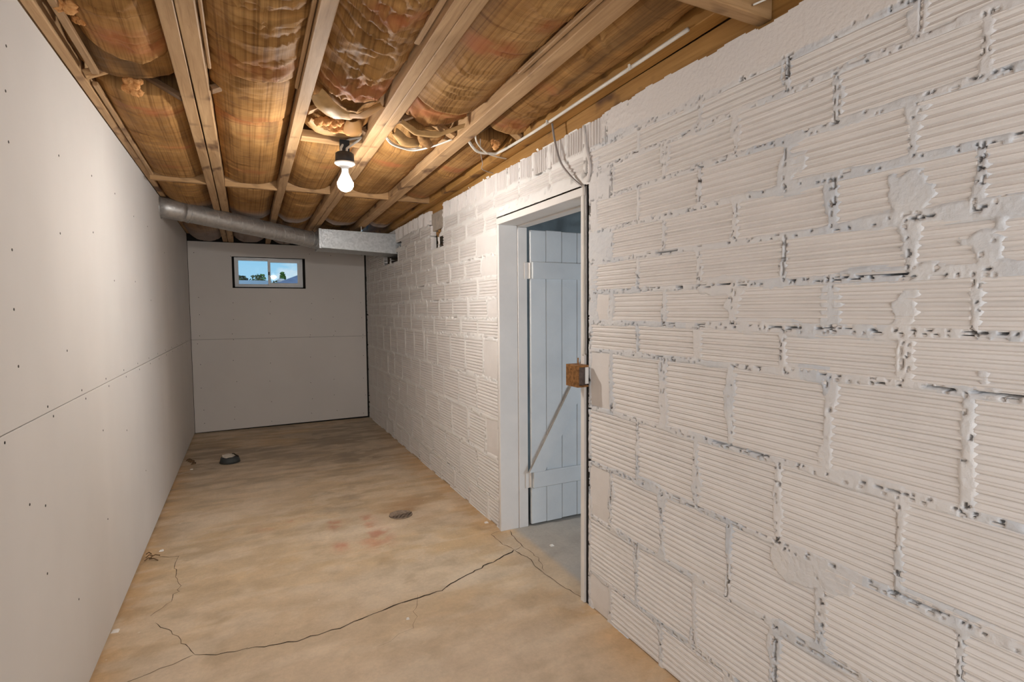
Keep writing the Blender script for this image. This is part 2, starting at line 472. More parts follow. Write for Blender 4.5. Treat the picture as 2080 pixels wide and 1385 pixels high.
thr = sstep(1.2, 1.42, X) * sstep(2.0, 2.35, Y) * sstep(3.1, 2.9, Y); c = lerp(c, np.broadcast_to(np.array([.50, .41, .30]), c.shape), thr * .6 * (1 - side))
c = c * (.86 + .28 * fbm(X * 5, Y * 7, 5, 5))[..., None]
c = lerp(c, np.broadcast_to(pal, c.shape), sstep(.56, .66, fbm(X * 5 + 3, Y * 9, 15, 5)) * .45 * (1 - side))
lum = c.mean(-1, keepdims=True); c = np.clip((c * .87 + lum * .13) * 1.03, 0, .9)
Pf = np.stack([X, Y, 0 * X], -1)
floor = link('floor', grid_mesh('floor', Pf, col=np.concatenate([c, np.ones(X.shape + (1,))], -1)), M['floor']); tag(floor, kind='structure')
MB().box(XL - .2, 4.4, YF - .1, YB + .2, -.2, -.02).build('floor_slab', M['floor'], floor)


def crack(pts, w0, w1, jit=.012, seed=0):
    rnd = random.Random(seed); P = []
    for a, b in zip(pts[:-1], pts[1:]):
        L = math.dist(a, b); k = max(2, int(L / .03))
        for i in range(k):
            t = i / k; P.append((a[0] + (b[0] - a[0]) * t + rnd.uniform(-jit, jit), a[1] + (b[1] - a[1]) * t + rnd.uniform(-jit, jit)))
    P.append(pts[-1]); mb = MB(); n = len(P)
    for i, p in enumerate(P):
        q = P[min(i + 1, n - 1)]; r = P[max(i - 1, 0)]; dx, dy = q[0] - r[0], q[1] - r[1]; l = math.hypot(dx, dy) or 1
        w = (w0 + (w1 - w0) * i / n) * rnd.uniform(.45, 1.35) / 2
        if i in (0, n - 1): w *= .3
        mb.v += [(p[0] - dy / l * w, p[1] + dx / l * w, .0009), (p[0] + dy / l * w, p[1] - dx / l * w, .0009)]
    for i in range(n - 1): mb.f.append((2 * i + 1, 2 * i + 3, 2 * i + 2, 2 * i))
    return mb.build('floor_crack', M['crack'], floor)


crack([(1.375, 2.767), (.99, 2.61), (.88, 2.56), (.84, 2.53), (.59, 2.501), (.33, 2.433), (.143, 2.415), (-.047, 2.455)], .009, .006, .007, 1)
crack([(-.047, 2.455), (-.16, 2.47), (-.239, 2.509)], .005, .003, .006, 2)
crack([(-.239, 2.509), (-.35, 2.47), (-.52, 2.42)], .002, .002, .006, 3)
crack([(1.375, 2.767), (1.40, 2.62), (1.385, 2.50), (1.40, 2.33), (1.434, 2.135)], .004, .0025, .006, 4)
crack([(1.375, 2.767), (1.34, 2.90), (1.345, 3.035), (1.41, 3.055)], .0035, .003, .006, 5)
crack([(1.47, 3.03), (1.45, 2.9), (1.44, 2.8), (1.45, 2.62), (1.405, 2.47)], .003, .002, .007, 6)
crack([(1.375, 2.767), (1.44, 2.80)], .004, .003, .004, 7)
crack([(-.50, 3.63), (-.41, 3.60), (-.39, 3.40), (-.355, 3.16), (-.40, 2.98), (-.45, 2.93)], .0028, .002, .012, 8)
crack([(-.42, 2.86), (-.33, 2.72), (-.28, 2.60), (-.24, 2.515)], .0028, .002, .01, 9)
crack([(.72, 2.55), (.62, 2.28), (.45, 2.22)], .0015, .001, .012, 10)

# ------------------------------------------------------------------ right wall: painted ribbed clay tile
LZ = [2.268, 2.140, 2.045, 1.910, 1.769, 1.631, 1.496, 1.359, 1.230, .959, .704, .441, .176, 0.0]   # bed joints, LZ[1] = under the top course
P_ = .327
def joints(row):
    if row % 2: base = [.74, 1.075, 1.41, 1.735]
    else: base = [.605, .93, 1.258, 1.585, 1.912]
    j = list(base); y = base[0]
    while y > -.5: y -= P_; j.insert(0, y)
    far = {4: [3.35, 3.66, 3.98, 4.298, 4.58, 4.91, 5.237, 5.57, 5.90, 6.22, 6.52, 6.80, 7.02], 5: [3.42, 3.768, 4.099, 4.426, 4.723, 5.144, 5.436, 5.76, 6.078, 6.452, 6.75, 6.894],
           6: [3.262, 3.6, 3.923, 4.247, 4.571, 4.983, 5.09, 5.29, 5.58, 5.88, 6.113, 6.447, 6.8], 7: [3.433, 3.758, 4.079, 4.393, 4.725, 5.104, 5.441, 5.783, 6.106, 6.353, 6.666, 6.95],
           8: [3.336, 3.671, 3.989, 4.313, 4.60, 4.69, 5.002, 5.328, 5.658, 5.949, 6.289, 6.62, 6.9], 9: [3.458, 3.815, 4.166, 4.459, 4.829, 5.121, 5.462, 5.79, 6.095, 6.429, 6.775],
           10: [3.30, 3.63, 3.976, 4.29, 4.66, 4.977, 5.286, 5.613, 5.959, 6.302, 6.658, 6.951], 11: [3.46, 3.80, 4.13, 4.46, 4.79, 5.131, 5.425, 5.769, 6.113, 6.429, 6.751]}
    if row in far: f = far[row]
    else:
        y = 3.28 if row % 2 == 0 else 3.44; f = []; rr = random.Random(row)
        while y < 7.1: f.append(y + rr.uniform(-.012, .012)); y += .325
    return j, f


DOOR0, DOOR1, DOORZ = 2.084, 3.084, 1.990
HOLE = (4.13, 4.46, 2.02, 2.25)
def wall_top(y): return 2.268 - .004 * np.clip(y - 3.2, 0, 5)


blocks = []     # y0,y1,z0,z1,style
for r in range(0, 13):
    zt, zb = LZ[r], LZ[r + 1]
    near_j, far_j = joints(r)
    if r == 0:
        ys = [3.0 + .165 * k for k in range(0, 26)]; ys = [1.95, 2.12, 2.28, 2.45, 2.62, 2.78, 2.94, 3.10] + [3.10 + .17 * k for k in range(1, 25)]
        segs = [(a, b) for a, b in zip(ys[:-1], ys[1:]) if b < 7.15]
        for a, b in segs: blocks.append([a, b, zb, zt, 'v'])
        continue
    nj = near_j
    segs = list(zip(nj[:-1], nj[1:]))
    if r <= 1:
        ends = [2.12, 2.439, 2.791, 3.138]
        segs.append((nj[-1], 2.10)); segs += list(zip(ends[:-1], ends[1:])); segs.append((3.138, far_j[0]))
    else:
        segs.append((nj[-1], 2.075))
        segs.append((3.09, far_j[0]))
    segs += list(zip(far_j[:-1], far_j[1:])) + [(far_j[-1], YB)]
    for a, b in segs:
        if b - a < .05: continue
        st = 'h'
        if r in (6, 8, 10, 12) and abs(b - 2.075) < .01: st = 's'
        if abs(a - 3.09) < .001 and r in (3, 4, 6, 8, 10): st = 's'
        if r in (2, 4) and abs(b - 2.075) < .01: continue
        if a > 5.62 and b < 6.15 and zb > 1.99 and zt < 2.2: continue
        blocks.append([a, b, zb, zt, st])


def block_mesh(kind, L, H, T, seed):
    """one scored clay tile, face towards -X at x = 0, from (0,0) to (L,H)"""
    rnd = np.random.RandomState(seed)
    pitch = .0222
    def prof(D):
        n = max(3, int(round(D / pitch))); p = D / n; z = [0]; x = [.003]
        for i in range(n):
            a = i * p
            jit = rnd.uniform(-.0008, .0008)
            z += [a + .0020, a + .0046, a + p * .45, a + p * .52, a + p * .60, a + p - .0026]
            dp = rnd.uniform(.0034, .0060)
            x += [dp * .7, 0.0 + jit, .0004 + jit, -.0012 + jit, .0009 + jit, dp * .8]
            if i < n - 1: z.append(a + p); x.append(dp + .0012)
        z.append(D); x.append(.003)
        return np.array(z), np.array(x)
    if kind == 's':
        ny = 5; nz_ = 5; zz = np.linspace(0, H, nz_); px = np.full(nz_, .0005); px[[0, -1]] = .003; yy = np.linspace(0, L, ny)
        A, B = np.meshgrid(yy, zz, indexing='ij'); D = np.broadcast_to(px, A.shape) + rnd.uniform(-.0006, .0006, A.shape)
    elif kind == 'h':
        zz, px = prof(H); yy = np.array([0, .004, .25 * L, .5 * L, .75 * L, L - .004, L])
        A, B = np.meshgrid(yy, zz, indexing='ij'); D = np.broadcast_to(px, A.shape) + rnd.uniform(-.0005, .0005, A.shape)
        D = D.copy(); D[0] += .002; D[-1] += .002
    else:
        yy, px = prof(L); zz = np.array([0, .004, .5 * H, H - .004, H])
        A, B = np.meshgrid(yy, zz, indexing='ij'); D = np.broadcast_to(px[:, None], A.shape) + rnd.uniform(-.0006, .0006, A.shape)
    v = [(float(d), float(a), float(b)) for a, b, d in zip(A.ravel(), B.ravel(), D.ravel())]
    n, m = A.shape; f = []
    for i in range(n - 1):
        for j in range(m - 1):
            f.append((i * m + j, i * m + j + 1, (i + 1) * m + j + 1, (i + 1) * m + j))
    k = len(v)                                                # sides
    ring = [i * m for i in range(n)] + [(n - 1) * m + j for j in range(1, m)] + [i * m + m - 1 for i in range(n - 2, -1, -1)] + [j for j in range(m - 2, 0, -1)]
    for q in ring: v.append((T, v[q][1], v[q][2]))
    for i in range(len(ring)):
        i2 = (i + 1) % len(ring); f.append((ring[i], ring[i2], k + i2, k + i))
    me = bpy.data.meshes.new('block'); me.from_pydata(v, [], f); me.update(); me.materials.append(M['block']); return me


# --- the mortar skin (and body) of the wall
def wall_sheet(y0, y1, d, z1):
    yy = np.arange(y0, y1 + d * .5, d); zz = np.arange(0, z1 + d * .5, d)
    A, B = np.meshgrid(yy, zz, indexing='ij')
    wz = B + .007 * (fbm(A * 9, B * 9, 41, 3) - .5) * 2; wy = A + .010 * (fbm(A * 11, B * 11, 43, 3) - .5) * 2
    db = np.full(A.shape, 9.0); sgn = np.zeros(A.shape)
    for L in LZ[1:-1]:
        q = wz - L; m_ = np.abs(q) < np.abs(db); db = np.where(m_, q, db)
    dh = np.full(A.shape, 9.0)
    plug = np.zeros(A.shape)
    for (a, b, zb, zt, st) in blocks:
        m_ = (wz >= zb) & (wz < zt) & (wy > a - .05) & (wy < b + .05)
        q = np.minimum(np.abs(wy - a), np.abs(wy - b)); dh = np.where(m_, np.minimum(dh, q), dh)
        plug = np.maximum(plug, ((wz >= zb) & (wz < zt) & (wy > a) & (wy < b)).astype(float))
    n1 = fbm(A * 5, B * 5, 51, 3); n2 = fbm(A * 7 + 3, B * 10, 53, 3)
    wb = .0085 + .014 * sstep(.40, .8, n1); wh = .0085 + .020 * sstep(.40, .85, n2)
    m1 = sstep(wb + .006, wb - .001, np.abs(db)); m2 = sstep(wh + .007, wh - .001, dh)
    m = np.maximum(m1, m2); m = np.maximum(m, 1 - plug)
    smooth = np.zeros(A.shape)
    # patches of trowelled mortar
    for (py, pz, ry, rz, sm) in ((.955, .655, .17, .055, .2), (1.27, 1.488, .17, .034, .2), (1.06, 1.84, .045, .05, .3), (.745, 1.70, .05, .075, .3), (.598, 1.555, .05, .06, .2), (.735, 1.42, .042, .05, .1), (.61, 1.29, .045, .055, .0), (1.262, 1.43, .05, .05, .2), (.80, 1.36, .10, .022, .3), (.60, 1.50, .16, .025, .3)):
        dd = ((A - py) / ry) ** 2 + ((B - pz) / rz) ** 2 + .35 + 3.0 * (fbm(A * 16, B * 16, 57, 3) - .5)
        k = sstep(1.08, .92, dd); m = np.maximum(m, k); smooth = np.maximum(smooth, k * sm)
    k = sstep(2.150, 2.158, B + .03 * (fbm(A * 7, B * 5, 59, 4) - .5) * 2 - .012 * np.sin(A * 4)) * (A < 1.98); m = np.maximum(m, k)
    ktop = k * 1.0; top_smooth = k * sstep(1.75, 1.55, A); smooth = np.maximum(smooth, top_smooth * .85)
    k = sstep(2.005, 2.02, A + .05 * (fbm(A * 10, B * 14, 61, 3) - .5)) * (A < 2.12) * (B > 1.36) * (B < 2.1); m = np.maximum(m, k)
    lump = ridge(A * 24, B * 24, 63, 3); fine = fbm(A * 70, B * 70, 67, 3)
    amp = (1 - smooth)
    farf = np.where(A > 3.0, .4, 1.0)
    h = -.006 + m * (.0066 + amp * (.0036 * (lump - .40) + .0026 * (fine - .5)) * farf + smooth * .0008 + .0012 * (A > 3.0))
    # deep black gaps in the bed joints (just under the upper tile) and beside head joints
    cn = fbm(A * 4.2, np.round(B * 6) * 3.1, 71, 3); c2 = fbm(A * 30, B * 30, 73, 2)
    dots = (np.abs(np.abs(db) - .0062) < .0024) & (fbm(A * 80, B * 80, 74, 2) + .35 * cn > .835)
    cav = ((np.abs(db - .005) < .0036) & (cn + .25 * c2 > .86)) | dots
    ch = fbm(np.round(A * 5) * 2.7, B * 7, 77, 3)
    cav |= (np.abs(dh - .0065) < .0030) & (ch + .25 * c2 > .87)
    cav |= (np.abs(dh - .0060) < .0028) & (fbm(A * 80, B * 80, 75, 2) + .35 * ch > .835)
    pin = (fbm(A * 75, B * 75, 79, 2) > .875) & (m > .7) & (smooth < .4)
    cav |= pin
    for (ya, yb_, zz_, t) in ((.70, .52, 1.231, .0055), (.93, .70, .9585, 0), (.76, .60, .7065, .006), (1.63, 1.50, 1.634, .005), (1.12, .95, 1.3605, .004), (.90, .66, 2.055, .004)):
        if t: cav |= (A > min(ya, yb_)) & (A < max(ya, yb_)) & (np.abs(B - zz_ - .004 * (fbm(A * 20, B * 0, 81, 2) - .5)) < t * (.8 * fbm(A * 18, B * 0 + 1, 83, 2) - .16))
    cav |= (np.abs(A - .753) < .004) & (B > .712) & (B < .95) & (fbm(A * 0, B * 14, 85, 3) > .47)
    cav |= (np.abs(A - 1.262) < .003) & (B > .45) & (B < .52)
    cav |= (np.abs(A - .733) < .003) & (B > 2.06) & (B < 2.2)
    h = np.where(cav, -.055, h)
    keep_v = (h > -.0052) | cav
    # openings
    open_ = ((A > DOOR0) & (A < DOOR1) & (B < DOORZ))
    hw_ = .012 * np.sin(B * 70) + .008 * np.sin(B * 151)
    open_ |= (A > HOLE[0] + hw_) & (A < HOLE[1] - hw_) & (B > 2.075 + .01 * np.sin(A * 90))
    open_ |= (A > 4.16 + hw_) & (A < 4.45) & (B > 2.005 + .35 * np.clip(4.30 - A, 0, 1)) & (B < 2.09)
    open_ |= (A > 5.66) & (A < 6.06) & (B > 1.992) & (B < 2.20)
    topz = 2.274 - .004 * np.clip(A - 3.2, 0, 5) + .012 * (fbm(A * 14, A * 0, 87, 3) - .5) * 2
    open_ |= B > topz
    k4 = keep_v[:-1, :-1] | keep_v[1:, :-1] | keep_v[1:, 1:] | keep_v[:-1, 1:]
    o4 = open_[:-1, :-1] | open_[1:, :-1] | open_[1:, 1:] | open_[:-1, 1:]
    Pt = np.stack([XR - h, A, B], -1)
    cc = np.ones(A.shape + (4,)); cc[..., 0] = np.clip(np.maximum(ktop, .55 * (fbm(A * 3, B * 3, 95, 2) > .52)), 0, 1)
    return grid_mesh('wall_right', Pt[:, ::-1], mask=(k4 & ~o4)[:, ::-1], col=cc[:, ::-1])


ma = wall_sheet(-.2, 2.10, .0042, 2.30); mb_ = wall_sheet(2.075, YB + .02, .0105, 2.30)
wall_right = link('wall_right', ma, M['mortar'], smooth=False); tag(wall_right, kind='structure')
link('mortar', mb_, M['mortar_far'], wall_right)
body = MB()
TOPB = 2.262
body.box(XR + .056, XR + .19, YF, DOOR0 - .012, 0, TOPB).box(XR + .056, XR + .19, DOOR1 + .012, HOLE[0] - .03, 0, TOPB - .005).box(XR + .056, XR + .19, HOLE[1] + .03, 5.60, 0, TOPB - .01)
body.box(XR + .056, XR + .19, HOLE[0] - .03, HOLE[1] + .03, 0, 1.98).box(XR + .056, XR + .19, DOOR0 - .012, DOOR1 + .012, DOORZ + .012, TOPB)
body.box(XR + .056, XR + .19, 5.60, 6.12, 0, 1.97).box(XR + .056, XR + .19, 6.12, YB + .2, 0, TOPB - .01).box(XR + .15, XR + .19, 5.6, 6.12, 1.97, 2.26).box(XR + .15, XR + .19, HOLE[0] - .03, HOLE[1] + .03, 1.97, 2.26)
body.build('wall_core', M['stud'], wall_right)
MB().box(XR, XR + .05, YF, -.2, 0, 2.27).build('plain_wall', M['mortar'], wall_right)
bi = 0; cache = {}
for (a, b, z0, z1, st) in blocks:
    if st == 'v' and b < 1.9: continue
    gp_ = .0055
    L, H = b - a - 2 * gp_, z1 - z0 - 2 * gp_
    if a > HOLE[0] - .02 and b < HOLE[1] + .02 and z1 > 2.03: continue
    key = (st, round(L / .06), round(H / .04), bi % 5)
    if key not in cache: cache[key] = (block_mesh(st, L, H, .05, bi), L, H)
    me, L0, H0 = cache[key]
    zcut = z1
    o = bpy.data.objects.new('block', me); COL.objects.link(o); o.parent = wall_right
    o.location = (XR + random.uniform(-.0012, .0015), a + gp_, z0 + gp_); o.scale = (1, L / L0, H / H0)
    if a < HOLE[1] and b > HOLE[0] and z1 > 2.03:          # tiles broken by the beam pocket
        if a < HOLE[0]: nb = HOLE[0] - .004; o.scale.y = (nb - a - gp_) / L0
        else:
            o.location.y = HOLE[1] - .02; o.scale.y = (b - gp_ - HOLE[1] + .02) / L0
    if a < 6.06 and b > 5.66 and z0 > 1.99 - .12 and z1 < 2.25 and z1 > 2.0:
        if z0 > 1.9 and z1 > 2.0 and b > 5.66 and a < 6.06:
            bpy.data.objects.remove(o); continue
    bi += 1

# timber end seen in the broken pocket of the wall, and rubble below it
pocket = empty('beam_end', (XR + .06, 4.27, 2.09)); tag(pocket, 'grey sawn timber end with a knot in the broken pocket atop the white wall', 'timber')
MB().box(XR + .020, XR + .14, 4.115, 4.475, 2.086, 2.235).build('timber_end', M['hole_wood'], pocket, bevel=.004)
m = MB(); m.lathe((XR + .0215, 4.24, 2.145), [(.001, .0), (.016, .0), (.019, .002)], 12, (1, 0, 0)); m.build('knot', M['brown_debris'], pocket.children[0])
rub = MB(); rr = random.Random(3)
for k in range(9):
    y = 4.17 + .2 * rr.random(); z = 2.035 + .045 * rr.random(); s_ = .012 + .014 * rr.random(); x = XR + .03 + .04 * rr.random()
    rub.lathe((x, y, z), [(s_ * .3, -s_ * .8), (s_, -s_ * .2), (s_ * .8, s_ * .5), (s_ * .2, s_ * .8)], 6, (rr.random(), rr.random(), 1))
tag(rub.build('pocket_rubble', M['brown_debris']), 'crumbled rust brown rubble under the timber end in the wall pocket', 'rubble', kind='stuff')

# ------------------------------------------------------------------ left and back walls: drywall sheets
wall_left = MB().box(XL - .14, XL - .014, YF, YB + .2, 0, 2.45).build('wall_left', M['stud']); tag(wall_left, kind='structure')
def sheet(y0, y1, z0, z1, ztop=None):
    zt0, zt1 = (z1, z1) if ztop is None else ztop
    return MB().hexa([(XL - .0127, y0, z0), (XL, y0, z0), (XL, y1, z0), (XL - .0127, y1, z0), (XL - .0127, y0, zt0), (XL, y0, zt0), (XL, y1, zt1), (XL - .0127, y1, zt1)])
lu = sheet(YF, YB - .004, 1.0995, 2.36, (2.395, 2.312)).build('drywall_panel', M['drywall'], wall_left, bevel=.0012)
ll = sheet(YF, YB - .004, .013, 1.0965).build('drywall_panel', M['drywall'], wall_left, bevel=.0012)


def screws(pts, nrm, parent, x=None, y=None):
    mb = MB()
    for (a, b) in pts:
        r = .0042
        c_ = (XL + .0002, a, b) if nrm == 'x' else (a, y, b)
        ax = (1, 0, 0) if nrm == 'x' else (0, -1, 0)
        mb.lathe(c_, [(r, -.001), (r, .0006), (r * .5, .0002)], 8, ax)
    o = mb.build('screw_heads', M['screw'], parent); o['kind'] = 'stuff'


lp = [(2.031, 2.173), (2.006, 2.04), (2.005, 1.9), (1.982, 1.597), (2.471, 1.981), (2.934, 2.013), (2.436, 1.701), (3.396, 2.026), (2.908, 1.766), (2.44, 1.283), (1.969, 1.43), (1.976, 1.269), (3.28, 1.577), (3.9, 1.99), (3.85, 1.6), (4.4, 2.0), (4.4, 1.5), (5.2, 1.9), (5.9, 1.8)]
ln = [(2.413, .373), (1.997, .863), (2.126, .817), (2.107, .607), (2.9, .9), (2.9, .5), (3.4, .8), (3.9, .45)]
rr = random.Random(5)
for k in range(15): lp.append((1.4 + .4 * k, 1.118)); ln.append((1.45 + .4 * k, 1.078))
screws(lp, 'x', lu); screws(ln, 'x', ll)

WX0, WX1, WZ0, WZ1 = -.137, .675, 1.697, 2.068
wall_back = MB().box(XL - .1, WX0 - .03, YB + .016, YB + .22, 0, 2.45).box(WX1 + .03, XR + .25, YB + .016, YB + .22, 0, 2.45).box(WX0 - .03, WX1 + .03, YB + .016, YB + .22, 0, WZ0 - .03).box(WX0 - .03, WX1 + .03, YB + .016, YB + .22, WZ1 + .02, 2.45).build('wall_back', M['gap_shade'])
tag(wall_back, kind='structure')
bx0, bx1 = XL + .004, XR - .026
yb0, yb1 = YB, YB + .0127
sb = lambda x: 1.094 - (x - XL) * .004
def bp(quads, name):
    mb = MB()
    for (x0, x1, z00, z01, z10, z11) in quads:
        mb.hexa([(x0, yb0, z00), (x1, yb0, z01), (x1, yb1, z01), (x0, yb1, z00), (x0, yb0, z10), (x1, yb0, z11), (x1, yb1, z11), (x0, yb1, z10)])
    return mb.build(name, M['drywall_back'], wall_back)
BT = 2.228
up_ = bp([(bx0, WX0, sb(bx0) + .002, sb(WX0) + .002, BT, BT), (WX1, bx1, sb(WX1) + .002, sb(bx1) + .002, BT, BT), (WX0, WX1, sb(WX0) + .002, sb(WX1) + .002, WZ0, WZ0), (WX0, WX1, WZ1, WZ1, BT, BT)], 'drywall_panel')
lo_ = bp([(bx0, bx1, .008, .022, sb(bx0) - .001, sb(bx1) - .001)], 'drywall_panel')
us = []; ls = []
for x in (-.50, -.15, .25, .72, 1.0, 1.36):
    for z in (1.12, 1.35, 1.55, 2.1): us.append((x + rr.uniform(-.02, .02), z + rr.uniform(-.04, .04)))
    for z in (.1, .3, .55, .8, 1.07): ls.append((x + rr.uniform(-.02, .02), z + rr.uniform(-.04, .04)))
us = [q for q in us if not (WX0 < q[0] < WX1 and q[1] > WZ0 - .02)]
screws(us, 'y', up_, y=yb0 - .0003); screws(ls, 'y', lo_, y=yb0 - .0003)

wall_front = MB().box(XL - .2, 4.5, YF - .12, YF, 0, 2.6).build('wall_front', M['drywall']); tag(wall_front, kind='structure')

# ------------------------------------------------------------------ ceiling: subfloor, joists, blocking
ZT = 2.62
ceiling = MB().box(XL - .2, 4.5, YF - .1, YB + .25, ZT, ZT + .06).build('ceiling', M['subfloor']); tag(ceiling, kind='structure')


def joist(x0, x1, y0=YF, y1=YB + .01, mat='joist', x0b=None, x1b=None, top=ZT - .005):
    x0b = x0 if x0b is None else x0b; x1b = x1 if x1b is None else x1b
    n = 9; mb = MB(); rj = random.Random(int(x0 * 1000)); base = 0
    for i in range(n + 1):
        t = i / n; y = y0 + (y1 - y0) * t; w = rj.uniform(-.0022, .0022) if 0 < i < n else 0
        a = x0 + (x0b - x0) * t + w; b = x1 + (x1b - x1) * t + w; z = zc(y, (a + b) / 2) + rj.uniform(-.0015, .0015); e_ = .003
        mb.v += [(a, y, top), (a, y, z + e_), (a + e_, y, z), (b - e_, y, z), (b, y, z + e_), (b, y, top)]
    for i in range(n):
        for k in range(6):
            k2 = (k + 1) % 6; mb.f.append((i * 6 + k, (i + 1) * 6 + k, (i + 1) * 6 + k2, i * 6 + k2))
    mb.f.append((0, 1, 2, 3, 4, 5)); mb.f.append(tuple(n * 6 + k for k in (5, 4, 3, 2, 1, 0)))
    return mb.build('joist', M[mat], ceiling, origin=((x0 + x1) / 2, 0, 2.4))


JX = dict(j1=(-.583, -.547), j2a=(-.219, -.170), j2b=(-.164, -.108), j3=(.232, .286), j4a=(.600, .648), j4b=(.652, .700), j5=(1.045, 1.122), j6=(1.385, 1.452))
for k_, (a, b) in JX.items(): joist(a, b, y0=1.21 if k_ == 'j6' else YF, mat='sill' if k_ == 'j6' else 'joist')
# thin nailing strips left along some joists
for (x0, x1, y0, y1, dz) in ((-.512, -.487, YF, 2.66, .012), (-.540, -.520, 2.80, 4.28, .02), (-.104, -.092, .8, 2.45, .020), (.215, .229, .5, 2.5, .018), (.575, .597, .8, 1.95, .025), (1.020, 1.040, 1.2, 2.0, .02)):
    mb = MB(); mb.hexa([(x0, y0, zc(y0) + dz), (x1, y0, zc(y0) + dz), (x1, y1, zc(y1) + dz), (x0, y1, zc(y1) + dz), (x0, y0, zc(y0) + dz + .018), (x1, y0, zc(y0) + dz + .018), (x1, y1, zc(y1) + dz + .018), (x0, y1, zc(y1) + dz + .018)])
    mb.build('nailing_strip', M['joist'], ceiling, origin=(x0, 0, 2.4), bevel=.003)
# sill plate on the block wall
mb = MB(); a, b = YF, YB
mb.hexa([(1.456, a, 2.262), (1.60, a, 2.262), (1.60, b, 2.225), (1.456, b, 2.225), (1.456, a, 2.41), (1.60, a, 2.41), (1.60, b, 2.30), (1.456, b, 2.30)])
mb.build('sill_plate', M['sill'], ceiling, origin=(1.5, 0, 2.3))
MB().box(1.58, 1.63, YF, YB, 2.22, ZT).build('rim_board', M['sill'], ceiling)
MB().box(XL - .14, XL - .0, YF, YB, 2.36, ZT).build('rim_board', M['joist'], ceiling, origin=(XL, 0, 2.4))
# solid blocking row between the joists
BAYS = [(-.546, -.220), (-.107, .231), (.287, .599), (.701, 1.044), (1.123, 1.384)]
for (a, b), dy in zip(BAYS, (0, .012, -.01, .008, .02)):
    y = 4.305 + dy
    mb = MB(); mb.hexa([(a, y, zc(y) - .001), (b, y + random.uniform(-.008, .008), zc(y) - .001), (b, y + .038, zc(y)), (a, y + .038, zc(y)), (a, y, 2.56), (b, y, 2.56), (b, y + .038, 2.56), (a, y + .038, 2.56)])
    mb.build('blocking', M['block_wood'], ceiling, origin=((a + b) / 2, y, 2.4), bevel=.002)
# board carrying the lamp
y = 3.045
MB().box(.288, .598, y, y + .085, 2.330, 2.368).build('lamp_board', M['block_wood'], ceiling, origin=(.44, y, 2.35), bevel=.002)
# crossed bridging
def bridging(xa, xb, y, low, mat='block_wood'):
    z0 = zc(y) + .022; z1 = 2.53
    MB().beam((xa, y, z0), (xb, y + .02, z1), .058, .02, (0, 0, 1)).build('bridging', M[mat], ceiling, origin=(xa, y, z0), bevel=.0015)
bridging(-.545, -.225, 2.705, 1); bridging(-.222, -.54, 2.80, 1, 'dark_wood')
bridging(.290, .596, 2.74, 1); bridging(.597, .292, 2.93, 1, 'dark_wood')
bridging(1.042, .705, 2.80, 1); bridging(.703, 1.04, 2.70, 1, 'dark_wood')
bridging(1.126, 1.38, 2.74, 1, 'dark_wood'); bridging(1.382, 1.13, 2.68, 1)
bridging(-.104, .228, 2.66, 1, 'dark_wood')
# header stub at the near right
MB().box(.90, 1.452, 1.150, 1.200, 2.287, 2.40).build('blocking', M['block_wood'], ceiling, origin=(1.2, 1.18, 2.3), bevel=.003)
MB().box(1.39, 1.452, .35, 1.148, zc(1.0) + .03, 2.56).build('blocking', M['dark_wood'], ceiling, origin=(1.42, .9, 2.4))

